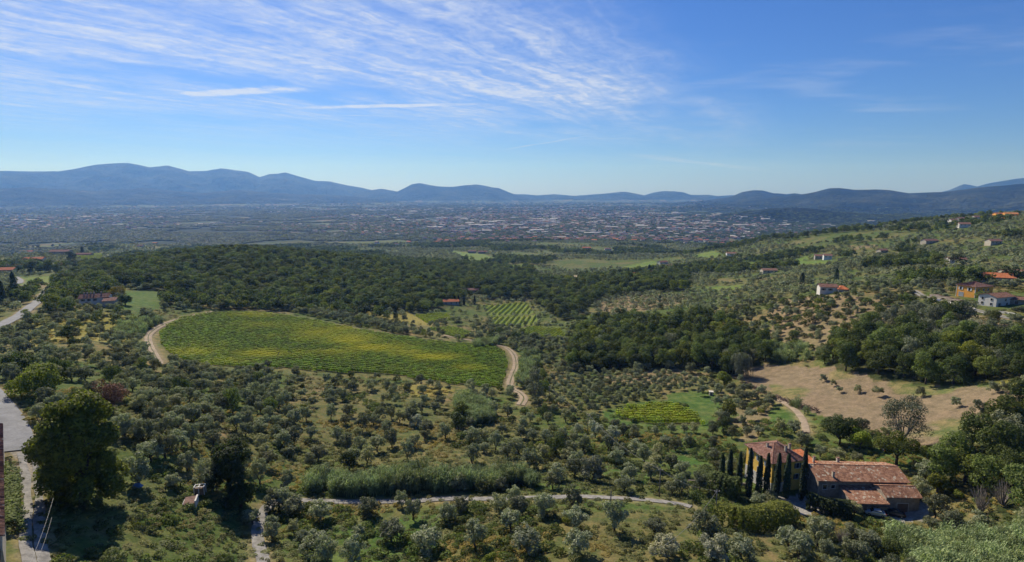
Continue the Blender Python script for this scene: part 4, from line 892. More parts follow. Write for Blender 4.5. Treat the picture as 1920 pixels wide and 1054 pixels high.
# ---- cars
def car(px, py, rz, paint, label, dz=.03):
    p = at(px, py); root = empty('parked_car', (p.x, p.y, p.z + dz), rz, label, 'car')
    prof = [(-2.1, .35), (-2.15, .75), (-1.95, .98), (-1.55, 1.02), (-1.15, 1.42), (.25, 1.46), (.95, 1.02), (1.85, .88), (2.1, .65), (2.1, .35)]
    b = MB(); n = len(prof); top = lambda z: .86 if z < 1.03 else .68
    vs = [(x, -top(z), z) for x, z in prof] + [(x, top(z), z) for x, z in prof]; b.add(vs, [tuple(range(n)), tuple(range(2 * n - 1, n - 1, -1))] + [(i, i + n, (i + 1) % n + n, (i + 1) % n) for i in range(n)])
    body = b.build('body', M[paint], root, False)
    g = MB(); g.add([(.32, -.66, 1.44), (.32, .66, 1.44), (.98, .80, 1.045), (.98, -.80, 1.045)], [(0, 1, 2, 3)]); g.build('windscreen', M['glass'], root).location.z = .012
    g = MB(); g.add([(-1.18, -.66, 1.42), (-1.18, .66, 1.42), (-1.56, .80, 1.04), (-1.56, -.80, 1.04)], [(3, 2, 1, 0)]); g.build('rear_window', M['glass'], root).location = (-.012, 0, .01)
    for s in (-1, 1):
        g = MB(); g.add([(-1.3, s * .80, 1.05), (.8, s * .80, 1.05), (.2, s * .695, 1.40), (-1.1, s * .695, 1.40)], [(0, 1, 2, 3)]); g.build('side_window', M['glass'], root).location.y = s * .02
        for x in (-1.35, 1.35):
            w = MB(); w.tube([(x, s * .70, .32), (x, s * .89, .32)], .32, 14); wo = w.build('wheel', M['rubber'], root); h = MB(); h.tube([(x, s * .885, .32), (x, s * .905, .32)], .19, 10); h.build('rim', M['metal'], wo)
        l = MB(); l.box(1.98, 2.12, s * .62 - .16, s * .62 + .16, .62, .76); l.build('headlight', M['clear_lamp'], root)
        l = MB(); l.box(-2.18, -2.08, s * .66 - .12, s * .66 + .12, .72, .92); l.build('tail_light', M['red_lamp'], root)
    BUILT.append((p.x, p.y, 3)); return root
car(1640, 966, R(160), 'silver_paint', 'silver hatchback parked in front of the barn lean-to', .1)
car(1676, 967, R(155), 'dark_paint', 'dark car parked in the shade before the barn front block', .1)
car(1757, 566, R(160), 'white_car_paint', 'white car parked beside the arched terrace wall', .1)
car(1664, 846, R(20), 'dark_paint', 'dark car half hidden under trees below the bare field', .1)
# ---- poles and wires
def pole(px, py, h, label, arm=True):
    p = at(px, py); root = empty('utility_pole', p, 0, label, 'utility pole'); b = MB(); b.tube([(0, 0, -1), (0, 0, h)], [.15, .10], 8); b.build('post', M['pole_wood'], root, True)
    if arm:
        b = MB(); b.box(-.6, .6, -.05, .05, h - .5, h - .38); b.build('crossarm', M['pole_wood'], root)
        for x in (-.5, 0, .5): q = MB(); q.tube([(x, 0, h - .38), (x, 0, h - .2)], .05, 6); q.build('insulator', M['white_paint'], root)
    return Vector((p.x, p.y, p.z + h - .2))
def cable(a, b_, sag, label, r=.028):
    pts = []; 
    for i in range(17): t = i / 16; q = a.lerp(b_, t); q.z -= sag * 4 * t * (1 - t); pts.append(q)
    b = MB(); b.tube(pts, r, 4); tag(b.build('power_line', M['wire']), label, 'cable')
P1 = pole(1341, 977, 7.5, 'tall grey utility pole at the bend of the lane by the cypresses'); P2 = pole(1236, 932, 7.5, 'utility pole on the bank just above the gravel lane')
P3 = pole(1102, 815, 8.0, 'utility pole among the olives above the power line bend'); P4 = pole(1145, 944, 3.2, 'short thin pole on the lower edge of the lane', False)
P5 = pole(1030, 757, 8, 'utility pole standing beside the slender tall tree'); P6 = at(1235, 1110) + Vector((0, 0, 8))
cable(P1, P2, 1.2, 'power line from the lane bend pole to the bank pole'); cable(P2, P3, 2.0, 'power line running up from the bank pole through the olives'); cable(P3, P5, 1.6, 'farthest span of power line ending near the slender tall tree'); cable(P1, P6, 1.4, 'power line leaving the lane bend pole towards the bottom edge')
A_ = wp(100, 934, 46); B_ = wp(48, 1075, 44)
cable(Vector(A_), Vector(B_), .5, 'left wire of two crossing above the rutted track', .013); A_ = wp(97, 970, 47); B_ = wp(58, 1075, 44.6); cable(Vector(A_), Vector(B_), .5, 'right wire of two crossing above the rutted track', .013)
# ---- small things
def crate_frame():
    p = at(364, 930); r = empty('garden_frame', p, R(12), 'white open frame with a dark cage beside the bushy dark tree', 'frame')
    b = MB()
    for x in (0, .9, 1.9): b.box(x, x + .08, 0, .08, 0, 1.9); b.box(x, x + .08, 1.1, 1.18, 0, 1.9)
    for z in (1.82,): b.box(0, 1.98, 0, .08, z, z + .1); b.box(0, 1.98, 1.1, 1.18, z, z + .1); b.box(0, .08, .08, 1.1, z, z + .1); b.box(1.9, 1.98, .08, 1.1, z, z + .1); b.box(.9, .98, .08, 1.1, z, z + .1)
    b.build('frame', M['white_paint'], r); b = MB(); b.box(.1, 1.88, .1, 1.08, 0, 1.5); b.build('cage', M['timber'], r)
    p = at(357, 948); r = empty('sheet_roof', (p.x, p.y, p.z), R(20), 'rusty red sheet roof of a small shelter below the white frame', 'shelter'); b = MB(); b.slab([(-1.0, -1.2, 1.0), (1.0, -1.2, 1.0), (1.0, 1.2, 1.35), (-1.0, 1.2, 1.35)], .06)
    for k in range(8): b.box(-.95 + k * .25, -.87 + k * .25, -1.2, 1.2, 1.0, 1.04)
    b.build('sheet', M['rusty_sheet'], r); b = MB(); b.box(-1.08, -1.0, -1.25, 1.25, .1, 1.2); b.box(1.0, 1.3, -1.25, 1.25, .1, 1.5); b.build('side_board', M['pale_stone'], r)
    p = at(257, 914); b = MB(); b.add([(-.9, -.6, .1), (.9, -.6, .1), (1.0, .6, .1), (-.8, .6, .1), (-.3, 0, 1.0), (.5, .1, .9)], [(0, 1, 5, 4), (1, 2, 5), (2, 3, 4, 5), (3, 0, 4), (3, 2, 1, 0)])
    tag(b.build('tarpaulin', M['tarpaulin'], None, False, p), 'blue tarpaulin heaped at the foot of the leaning olive', 'tarpaulin')
crate_frame()
def well():
    p = at(1333, 741); r = empty('well_hut', p, R(-15), 'tiny pale hut with a flat lid on the grass above the vines', 'hut'); b = MB(); b.box(-.7, .7, -.7, .7, -.5, 1.6); b.build('wall', M['cream_plaster'], r)
    b = MB(); b.box(-.95, .95, -.95, .95, 1.6, 1.8); b.build('roof', M['pale_stone'], r); win(r, .6, 1.2, (0, -.72, .05), -math.pi / 2, name='door', glass='timber')
    p = at(1356, 795); r = empty('lean_shed', p, R(-30), 'dark low shed on the grass right of the small vineyard', 'shed'); wing(r, -1.8, 1.8, 0, 2.2, 1.0, .8, 'timber', 'brown_tile', 'gable', .2, tile=False)
well()
# radio masts on the far summit
for dx in (-4, 3, 8):
    px = 236 + dx; r_ = ray(px, 308); d = 15500.0; x, y = r_[0] * d, r_[1] * d; z = ground_z(x, y); h = 62 if dx == 3 else 42; r = empty('radio_mast', (x, y, z), 0, {-4: 'left-hand radio mast on the highest far summit', 3: 'middle and tallest radio mast on the highest far summit', 8: 'right-hand radio mast on the highest far summit'}[dx], 'radio mast', 'radio masts on the far summit'); b = MB(); b.tube([(0, 0, -5), (0, 0, h)], [3.4, 1.6], 6); b.build('mast', M['metal'], r)
# ------------------------------------------------------------------ landmarks used to tell trees apart in words
LANDMARKS = [('the bend of the left road', 30, 830), ('the huge oak', 140, 900), ('the bushy dark tree', 425, 930), ('the white garden frame', 364, 915), ('the fork of the gravel lane', 495, 960),
 ('the long reed bed', 640, 900), ('the middle of the reed bed', 780, 905), ('the reed bed\'s right end', 960, 905), ('the vineyard\'s lower edge', 700, 715), ('the vineyard\'s left corner', 320, 685),
 ('the vineyard\'s right corner', 945, 735), ('the slender tall tree', 1005, 755), ('the small terraced vineyard', 1235, 785), ('the tiny pale hut', 1333, 741), ('the bank utility pole', 1237, 930),
 ('the lane bend utility pole', 1341, 975), ('the yellow villa', 1450, 900), ('the stone barn', 1610, 950), ('the silver sparse tree', 1690, 835), ('the bare tan field', 1600, 745), ('the white farmhouse', 183, 572),
 ('the upper road', 40, 590), ('the far striped vineyard', 960, 590), ('the orange house', 1831, 555), ('the low white house', 1563, 549), ('the small reed patch', 888, 790), ('the weeping tree', 1385, 700),
 ('the left-centre bottom edge', 640, 1040), ('the bottom edge at centre', 960, 1045), ('the right-centre bottom edge', 1250, 1045), ('the rutted track', 60, 960), ('the russet thicket', 215, 745), ('the lime-green tree', 95, 565),
 ('the grassy clearing', 1290, 850), ('the curved field path', 1505, 790), ('the middle of the lane', 1050, 935), ('the upper vineyard path', 345, 597)]
_lw = hit([l[1] for l in LANDMARKS], [l[2] for l in LANDMARKS])
ORD = ['nearest', 'second nearest', 'third nearest', 'fourth nearest', 'fifth nearest', 'sixth nearest', 'seventh nearest', 'eighth nearest', 'ninth nearest', 'tenth nearest', 'eleventh nearest', 'twelfth nearest'] + ['%d%s nearest' % (i, {1: 'st', 2: 'nd', 3: 'rd'}.get(i % 10 if i % 100 not in (11, 12, 13) else 0, 'th')) for i in range(13, 90)]
def describe(P, noun, looks):
    """a label per plant: looks, side of the closest landmark, rank of nearness there"""
    d = np.hypot(P[:, None, 0] - _lw[None, :, 0], P[:, None, 1] - _lw[None, :, 1]); k = d.argmin(1); out = [None] * len(P); groups = {}
    for i in range(len(P)):
        v = P[i, :2] - _lw[k[i], :2]; f = _lw[k[i], :2] / np.linalg.norm(_lw[k[i], :2]); a = v @ f; s_ = v[0] * f[1] - v[1] * f[0]
        side = ('behind' if a > 0 else 'in front of') if abs(a) > abs(s_) else ('right of' if s_ > 0 else 'left of'); groups.setdefault((k[i], side), []).append((d[i, k[i]], i))
    for (kk, side), L in groups.items():
        L.sort()
        for r_, (_, i) in enumerate(L):
            o = ORD[r_] + ' one' if r_ < len(ORD) else 'farther off in the crowd'
            out[i] = '%s %s %s %s, %s' % (looks[i], noun, side, LANDMARKS[kk][0], o)
    return out
N_PLACED = {}
def plant(name, proto, x, y, rz, s, label, cat, group=None, sz=None, z=None, sink=0.0, parts=True, tilt=0.0):
    z = ground_z(x, y) if z is None else z; root = empty(name, (x, y, z - sink), rz, label, cat, group); root.scale = (s, s, sz or s); root.rotation_euler.x = tilt
    c = bpy.data.objects.new('crown', proto.crown); col.objects.link(c); c.parent = root
    if proto.trunk: t = bpy.data.objects.new('trunk', proto.trunk); col.objects.link(t); t.parent = root
    return root
def single(name, proto, x, y, rz, s, label, cat, group=None, sz=None, z=None):
    z = ground_z(x, y) if z is None else z; o = bpy.data.objects.new(name, proto.crown); col.objects.link(o); o.location = (x, y, z); o.rotation_euler.z = rz; o.scale = (s, s, sz or s); return tag(o, label, cat, group)

KEEP = []   # (x, y, r) ground already taken by a hand-placed plant
def taken(x, y, r=0.0):
    m = np.zeros(np.shape(x), bool)
    for kx, ky, kr in KEEP: m |= (x - kx) ** 2 + (y - ky) ** 2 < (kr + r) ** 2
    return m
# ---- single trees that stand out
def big_oak():
    p = at(158, 940); lob = []
    r_ = np.random.default_rng(3)
    for i in range(80):
        t = r_.random() ** .8; zz = 1.5 + 17.0 * t; lim = 6.5 * math.sqrt(max(.08, 1 - ((t - .42) / .66) ** 2)); a = i * 2.4 + r_.uniform(-.4, .4); rad = lim * math.sqrt(r_.uniform(.15, 1)) * .86
        lob.append((rad * math.cos(a), rad * math.sin(a), zz, r_.uniform(1.3, 2.5), r_.uniform(.7, .95)))
    lob.append((0, 0, 9.5, 4.3, 1.7))
    pr = make_tree('oak', 'oak_leaf', 9, 4, 22, 0, 0, 36000, .36, 9, lobes=lob, rad=.6, nl_limb=7, aspect=1.4, split=.25, low=-.85)
    plant('oak_tree', pr, p.x, p.y, .4, 1.0, 'huge dark oak with yellowish top beside the rutted track', 'tree'); KEEP.append((p.x, p.y, 10.5))
big_oak()
def special(name, mleaf, px, py, Rr, z0, z1, nl, rl, n, size, seed, label, cat='tree', bark='bark', rad=.3, keep=None, hollow=.82, aspect=1.4, low=-.6, s=1.0, trunk=True, nl_limb=5, split=.3):
    p = at(px, py); pr = make_tree(name, mleaf, Rr, z0, z1, nl, rl, n, size, seed, bark=bark, rad=rad, hollow=hollow, aspect=aspect, low=low, trunk=trunk, nl_limb=nl_limb, split=split)
    plant(name, pr, p.x, p.y, seed, s, label, cat); KEEP.append((p.x, p.y, keep or Rr * .95)); return p
special('broadleaf_tree', 'dark_leaf', 430, 925, 5.4, .8, 12.0, 20, 1.9, 9000, .32, 21, 'bushy dark tree right of the white garden frame, standing full to the ground', low=-.9)
special('broadleaf_tree', 'dark_leaf', 452, 950, 4.0, .2, 6.0, 14, 1.5, 4200, .3, 22, 'low dark tree tucked in front of the bushy dark one', low=-.9)
special('olive_tree', 'olive_leaf', 398, 915, 4.2, .5, 7.0, 14, 1.3, 4600, .23, 23, 'big grey-green olive against the foot of the bushy dark tree', low=-.9)
special('broadleaf_tree', 'oak_leaf', 72, 742, 6.5, .5, 7.5, 16, 2.0, 6000, .32, 24, 'broad yellow-green tree behind the huge oak, beside the road', low=-.7)
special('broadleaf_tree', 'dark_leaf', 33, 708, 5.0, .3, 7.0, 14, 1.8, 4600, .32, 25, 'dark round tree on the verge at the top of the left road', low=-.7)
special('thicket', 'russet_leaf', 212, 775, 4.4, .5, 9.5, 18, 1.3, 3000, .24, 26, 'russet leafless-looking thicket right of the huge oak', 'thicket', hollow=.1, nl_limb=8)
special('poplar_tree', 'grey_leaf', 1003, 757, 3.6, 1.0, 17.0, 26, 1.3, 4600, .28, 27, 'slender tall dark tree by the foot of the vineyard track', bark='grey_bark', hollow=.4, rad=.25)
special('poplar_tree', 'grey_leaf', 1690, 838, 7.6, 2.0, 15.0, 34, 1.6, 6200, .26, 28, 'large sparse silver tree standing against the bare tan field', bark='grey_bark', hollow=.15, rad=.36, nl_limb=9, split=.2, keep=6)
special('broadleaf_tree', 'dark_leaf', 1574, 835, 5.0, .6, 9.0, 16, 1.9, 5200, .32, 29, 'dark round tree just below the bare tan field')
special('broadleaf_tree', 'oak_leaf', 1680, 872, 6.0, 3.2, 8.0, 16, 1.7, 4600, .3, 30, 'spreading yellow-green tree behind the barn with its forked trunk showing', rad=.38, split=.4)
special('broadleaf_tree', 'lime_leaf', 1612, 842, 3.4, .5, 6.0, 11, 1.4, 2600, .3, 31, 'bright green small tree between the dark round one and the barn')
special('broadleaf_tree', 'oak_leaf', 1757, 925, 2.8, .1, 4.6, 10, 1.3, 2400, .3, 32, 'yellow-green rounded bush right of the barn drive', low=-.8)
special('broadleaf_tree', 'lime_leaf', 97, 580, 5.6, .6, 9.0, 13, 2.2, 3600, .4, 33, 'lime-yellow round tree between the upper road and the white farmhouse', keep=6)
special('broadleaf_tree', 'broad_leaf', 128, 588, 5.6, .3, 8.5, 13, 2.2, 3400, .4, 34, 'mid-green round tree left of the white farmhouse', keep=6)
special('broadleaf_tree', 'golden_leaf', 222, 560, 6.0, .3, 8.0, 13, 2.2, 3400, .4, 35, 'olive-gold spreading tree right behind the white farmhouse')
special('broadleaf_tree', 'dark_leaf', 235, 572, 4.0, .3, 6.5, 11, 1.7, 2600, .4, 36, 'dark tree at the right-hand corner of the white farmhouse')
special('broadleaf_tree', 'oak_leaf', 1358, 722, 3.4, .5, 6.0, 11, 1.4, 2600, .32, 37, 'yellow-green small tree at the foot of the weeping tree')
def weeping():
    p = at(1388, 706); V = []; Q = []; n = 0
    r_ = np.random.default_rng(5); C = []; N = []
    for i in range(230):
        a = r_.uniform(0, 2 * math.pi); top = r_.uniform(1.5, 4.6); h = 12.5 - top * .5; x, y = top * math.cos(a), top * math.sin(a); L = h * r_.uniform(.35, .85)
        for t in np.arange(0, L, .22): C.append((x * (1 + .04 * t) + r_.normal(0, .08), y * (1 + .04 * t) + r_.normal(0, .08), h - t)); N.append((math.cos(a), math.sin(a), .2))
    V, Q = leaf_quads(np.array(C), np.array(N), .26, 2.0, .5); cm = mesh_np('weeping_crown', V, Q, M['grey_leaf']); b = MB(); limbs(b, 12, 8, 3.5, .35, 4, split=.4); plant('willow_tree', Proto(cm, b.mesh('weeping_trunk', M['grey_bark'], True)), p.x, p.y, 0, 1.0, 'tall weeping tree with hanging strands left of the bare tan field', 'tree'); KEEP.append((p.x, p.y, 5))
weeping()
def bare(px, py, h, label):
    p = at(px, py); b = MB(); r_ = np.random.default_rng(int(px)); 
    for i in range(26):
        a = r_.uniform(0, 2 * math.pi); s_ = r_.uniform(.3, 1); q = (h * .5 * s_ * math.cos(a), h * .5 * s_ * math.sin(a), h * r_.uniform(.5, 1)); b.tube([(0, 0, -.3), (q[0] * .5, q[1] * .5, q[2] * .6), q], [.12, .07, .02], 4, False)
        for k in range(3): b.tube([(q[0] * .6, q[1] * .6, q[2] * .66), (q[0] * .8 + r_.normal(0, .6), q[1] * .8 + r_.normal(0, .6), q[2] + r_.uniform(-.2, .8))], [.04, .012], 3, False)
    o = b.build('dead_tree', M['dead_wood'], None, True, p); tag(o, label, 'tree'); KEEP.append((p.x, p.y, h * .35))
bare(1838, 965, 6.5, 'bare pale grey leafless tree among the dark trees at lower right'); bare(1880, 950, 6.0, 'second bare grey leafless tree, nearer the right edge'); bare(1562, 965, 3.2, 'small leafless olive in front of the clipped hedge'); bare(1576, 1022, 3.0, 'small twisted leafless tree near the bottom right of the slope')
# ---- cypresses
CY = [(1403,932,14.2,'leftmost cypress directly before the villa\'s left wall'), (1421,936,12.6,'second cypress before the villa, counted from its left wall'), (1435,938,13.6,'third cypress before the villa, near its front corner'), (1455,932,13.0,'fourth cypress before the villa, at the left of the paved drive'),
      (1473,935,13.2,'fifth cypress before the villa, between two shadows on the drive'), (1502,939,15.4,'tallest and rightmost cypress, at the join of villa and barn'), (1366,918,12.0,'dark cypress at the near side of the left cluster'), (1352,918,11.0,'outermost left cypress of the row before the thicket'), (1384,920,11.6,'slim cypress in the gap left of the villa')]
for px, py, h, lb in CY:
    p = at(px, py); i = CY.index((px, py, h, lb)) % 3; plant('cypress_tree', CYPRESS[i], p.x, p.y, i * 2.1, 1.0, lb, 'cypress tree', 'tall cypresses before the yellow villa', sz=h / 15.2, tilt=random.uniform(-.02, .02)).scale.x *= random.uniform(.85, 1.15); KEEP.append((p.x, p.y, 1.3))
for px, py, h, w, lb in [(29,560,20,2.3,'slim dark cypress right of the far-left one, by the brown plot'), (7,574,17,2.0,'slim dark cypress nearest the left edge'), (742,605,12,1.9,'lone dark cypress in the yellow scrub above the long vineyard'), (1217,515,15,3.0,'fat dark cypress between the two middle farmhouses'), (1242,513,12,1.4,'slim cypress right of the cream middle farmhouse'),
      (1178,518,13,2.0,'dark cypress left of the middle farmhouses'), (1503,538,12,2.2,'broad dark leaning cypress left of the low white house'), (1567,533,13,2.0,'dark cypress standing behind the low white house'), (1237,566,7,1.2,'small dark cypress on the pale stony knoll'), (853,570,9,1.5,'first of three cypresses beside the red farmhouse under the hill'),
      (860,571,10,1.5,'second of three cypresses beside the red farmhouse under the hill'), (870,572,10,1.5,'third of three cypresses beside the red farmhouse under the hill'), (890,570,9,1.4,'small cypress to the right of the three under the hill'), (155,478,16,3.0,'dark cypress in front of the grey warehouse'), (190,432,22,2,'lone dark tree standing up from the far left plain')]:
    p = at(px, py); k = w / .95; plant('cypress_tree', CYP_FAT[0] if w > 1.8 else CYPRESS[1], p.x, p.y, px * .1, (w / 2.1 if w > 1.8 else k), lb, 'cypress tree', None, sz=(h / 10.0 if w > 1.8 else h / 14.0), sink=.3); KEEP.append((p.x, p.y, w))
# umbrella pines far left
for i, (px, py, lb) in enumerate([(38,511,'round dark pine leftmost in the far-left row'), (60,513,'big round dark pine second in the far-left row'), (76,512,'small pine between the two big ones at far left'), (92,510,'big round dark pine right of centre in the far-left row'), (108,514,'small dark pine closing the far-left row'), (52,466,'first dark pine behind the far-left roofs'), (62,466,'second dark pine behind the far-left roofs'), (72,466,'third dark pine behind the far-left roofs'), (99,463,'dark pine right of the three behind the roofs'), (113,464,'last dark pine right of the far-left roofs'),(134,490,'tall dark tree right of the grey warehouse')]):
    p = at(px, py); plant('pine_tree', DARKS[i % 3], p.x, p.y, i, 1.7 if i in (1, 3, 10) else 1.25, lb, 'pine tree', 'dark pines at far left', sink=.3); KEEP.append((p.x, p.y, 5))
# clipped hedge before the barn and shrubs round the yard
def hedge(pts, w, h, mleaf, label, name='hedge', n=5200):
    L = dense(pts, .8); i = rng.integers(0, len(L), n); d = np.gradient(L, axis=0); d /= np.linalg.norm(d, axis=1, keepdims=True); nr = np.column_stack([-d[:, 1], d[:, 0]])
    a = rng.uniform(0, math.pi, n); r_ = 1 - .2 * rng.random(n) ** 2; off = np.cos(a) * w / 2 * r_; zz = np.sin(a) ** .7 * h * r_; P = L[i] + nr[i] * off[:, None] + rng.normal(0, .25, (n, 2)); gz = height(P[:, 0], P[:, 1]); zz = zz * (0.85 + .3 * fbm(P[:, 0], P[:, 1], 3, 2, 5))
    C = np.column_stack([P, gz + zz]); Nn = np.column_stack([nr[i] * np.cos(a)[:, None], np.sin(a) + .3]); c0 = C.mean(0); c0[2] = gz.min(); V, Q = leaf_quads(C - c0, Nn, .3, 1.4, .4); o = bpy.data.objects.new(name, mesh_np(name, V, Q, M[mleaf])); col.objects.link(o); o.location = c0; tag(o, label, 'hedge')
    for q in L[::3]: KEEP.append((q[0], q[1], w * .6))
hedge([(1519,952),(1540,958),(1565,963),(1590,968)], 4.2, 4.0, 'dark_leaf', 'clipped dark green hedge slanting down before the stone barn')
hedge([(1130,836+30),(1180,872),(1210,880)], 2.4, 1.8, 'broad_leaf', 'untrimmed green hedge above the lane pole', n=2500)
hedge([(1395,768),(1420,757),(1443,752)], 1.6, 1.6, 'broad_leaf', 'thin dark hedge beside the reddish plot near the small vineyard', n=1800)
hedge([(1320,905),(1345,925),(1380,935)], 5, 5.5, 'dark_leaf', 'dark thicket hedge behind the left cypresses', n=6000)
hedge([(1345,975),(1380,985),(1430,985),(1470,972)], 7.0, 4.5, 'oak_leaf', 'mottled dark shrub bank in front of the villa drive', n=9000)
hedge([(20,895),(20,930),(22,965),(24,1000)], 2.4, 2.6, 'broad_leaf', 'straggling green hedge along the left house wall', n=3500)

# ---- olives seen one by one (their feet)
def Zm(ox, oy, k, L): return [(ox + a / k, oy + b_ / k, s_) for a, b_, s_ in L]
OL = Zm(480, 680, 2.819, [(85,935,1),(205,805,1.1),(340,835,1.15),(605,810,1.15),(715,945,1.25),(890,1000,1.3),(320,1010,1.15),(240,960,.7),(375,1075,1.1),(1018,842,.9),(1160,975,1.15),(1290,800,1),(1345,885,1),(545,915,.6),(830,830,.95),(770,760,.8),(165,670,1),(330,520,1.1),(145,450,1.15),(245,190,.9),(303,232,.8),
 (400,205,1.1),(455,200,1.1),(610,155,.9),(682,212,.9),(730,150,.7),(893,222,.9),(962,190,.8),(1018,150,.6),(1065,205,.8),(1150,190,.9),(1195,200,.9),(650,305,1),(715,300,.9),(760,320,1),(820,325,1.2),(905,385,1.25),(1000,405,1.1),(1060,335,1.1),(430,420,1.1),(485,470,1),(550,470,1.),(640,470,1.2),(720,450,1.1),
 (520,530,1.1),(585,540,1),(800,510,1.1),(560,360,1.1),(620,330,1),(690,380,1),(1145,430,1.1),(1265,460,1.1),(1200,400,1),(1300,380,1),(70,120,1),(75,205,.9),(10,230,1),(60,550,1.1),(30,450,1),(20,640,1.1),(375,110,1),(510,140,1),(180,130,.9),(120,100,.8),(60,30,.9),(640,90,.8),(1330,280,.9),(1330,500,1.1),(290,400,.9),
 (740,220,.8),(920,130,.8),(510,1075,1.1),(200,905,.6)])
OL += Zm(960, 680, 2.819, [(165,805,1.1),(320,770,1),(325,880,1.1),(540,895,1.2),(755,912,.9),(85,1000,1.3),(345,1010,1.15),(1010,945,1.3),(1215,1035,1.2),(985,810,1),(235,620,1.1),(625,618,1.1),(735,615,1.2),(550,545,1.2),(190,320,.9),(95,312,.9),(285,315,.9),(180,420,1.),(265,425,1),(500,425,1.1),
 (510,470,1.1),(570,510,1.2),(650,480,1.1),(700,530,1.1),(760,570,1.1),(840,570,1.1),(900,600,1),(330,430,1),(380,470,1.1),(310,500,1.1),(160,500,1),(90,560,1.1),(30,480,1),(50,400,1),(130,560,.9),(330,600,1.1),(645,385,.8),(755,385,.7),(815,440,.9),(865,465,.9),(930,440,.8),(960,370,.8),(1060,380,.9),
 (840,370,.8),(910,370,.7),(1000,175,.9),(1155,180,.9),(1130,215,.8),(760,70,.7),(660,80,1),(560,75,.8),(595,85,.6),(830,70,.7),(700,150,.8),(30,800,1.0),(1160,400,.8),(1300,380,.9),(1220,330,.8),(1240,385,.8)])
OL += Zm(1440, 680, 2.819, [(140,370,1.1),(70,380,1),(200,430,.8),(275,500,.8),(365,520,.9),(290,100,.7),(345,125,.6),(375,160,.6),(470,160,.7),(580,180,.9),(800,180,.8),(990,235,.7),(1120,280,1),(1190,160,.8),(1250,160,.8),(530,1000,1.1),(880,830,1.15),(110,1000,1.1),(290,930,.9),
 (170,1050,1),(300,1045,.9),(420,1030,.9),(480,1055,.9),(350,815,.9)])
OL += Zm(0, 680, 2.819, [(790,165,1.1),(735,250,.9),(700,150,1),(870,150,1),(930,250,1.1),(1000,210,1.1),(1060,60,.9),(1165,70,.9),(960,310,1.1),(735,640,1.3),(800,520,1.2),(870,500,1.2),(760,430,1.2),(940,470,1.2),(1010,440,1.1),(850,400,1.2),(1150,330,1.1),(1250,360,1.1),(1300,330,1),(1180,220,1.1),(1090,240,1.1),(1240,220,1.1),(1330,240,1),(1010,310,1),(1060,160,1),(1290,150,1),(910,660,.7)])
OL += [(512, 957, 1.1), (533, 953, 1.0), (474, 985, .9), (470, 955, 1.0)]
OP = Zm(960, 680, 2.819, [(430,620,1.2),(440,400,1.15),(530,420,1.1),(810,1025,1.1),(1060,1040,1.2),(345,385,.9)]) + Zm(480, 680, 2.819, [(850,340,1.1),(1160,200,.9)])
olx = []
def addp(L, fam):
    w = hit([a[0] for a in L], [a[1] for a in L])
    for (a, b_, s_), p in zip(L, w):
        if not taken(np.array([p[0]]), np.array([p[1]]), .3)[0] and clear_of_buildings(np.array([p[0]]), np.array([p[1]]))[0]: olx.append((p[0], p[1], s_, fam)); 
addp(OP, 1); addp(OL, 0)
manual = np.array([(a, b_) for a, b_, _, _ in olx])
EXCL = [headland, vineyard_b, vineyard_c, vineyard_d, vineyard_e, vineyard_f, vineyard_g, vineyard_h, bare_field, yard_villa, yard_barn] + lawns + meadows + REEDS + [soils[0], yellows[3]]
lane_strip = road_dist
def free(x, y, margin=1.6, lawns_ok=False):
    m = clear_of_buildings(x, y) & ~taken(x, y)
    for a in EXCL:
        if lawns_ok and a in lawns: continue
        m &= ~a.has(x, y)
    m &= road_dist(x, y) > margin; return m
def not_near(x, y, pts, r):
    m = np.ones(len(x), bool)
    for i in range(0, len(x), 4000): m[i:i + 4000] = (((x[i:i + 4000, None] - pts[None, :, 0]) ** 2 + (y[i:i + 4000, None] - pts[None, :, 1]) ** 2).min(1) > r * r)
    return m
# the orchard of small thin olives right of the slender tree, in rows
orch = Area([(1040,708),(1130,700),(1250,702),(1330,716),(1345,728),(1240,735),(1200,752),(1130,775),(1075,768),(1030,745)])
x, y = orch.grid(5.2, .12, R(12)); k = not_near(x, y, manual, 2.5) & clear_of_buildings(x, y)
for a, b_ in zip(x[k], y[k]): olx.append((a, b_, random.uniform(.6, .85), 2))
# the double row along the top of the long vineyard
L = dense([(398,583),(440,580),(490,579),(560,588),(640,603),(700,615),(745,628)], 5.2)
for row, off in ((0, 0.0), (1, 6.0), (2, 12)):
    for i, q in enumerate(L): 
        if i % 1 == 0: olx.append((q[0] + random.uniform(-.8, .8) + row * 1.5, q[1] + off + 3.5 + random.uniform(-1, 1), random.uniform(.95, 1.25), 0))
# the remaining slopes: jittered orchard grid, thinner where the ground is open
manual = np.array([(a[0], a[1]) for a in olx])
def sector_grid(step, r0, r1, jit=.34, rot=.2):
    X = np.arange(-r1, r1, step); gx, gy = np.meshgrid(X, np.arange(0, r1, step)); gx = gx.ravel(); gy = gy.ravel(); gx = gx + rng.uniform(-jit, jit, gx.size) * step; gy = gy + rng.uniform(-jit, jit, gy.size) * step
    x = gx * math.cos(rot) - gy * math.sin(rot); y = gx * math.sin(rot) + gy * math.cos(rot); r_ = np.hypot(x, y); az = np.arctan2(x, y); k = (r_ > r0) & (r_ < r1) & (np.abs(az) < R(64)); return x[k], y[k]
def in_woods(x, y):
    m = np.zeros(len(x), bool)
    for a in WOODS: m |= a.has(x, y)
    return m
denseA = Area([(215,690),(505,695),(560,770),(520,860),(330,870),(235,870)]); midL = Area([(-40,600),(60,570),(300,600),(300,700),(-40,700)]); botA = Area([(480,965),(1440,965),(1500,1100),(470,1100)])
scrubA = Area([(1440,566),(1730,566),(1730,606),(1640,612),(1560,650),(1470,664),(1400,606)])
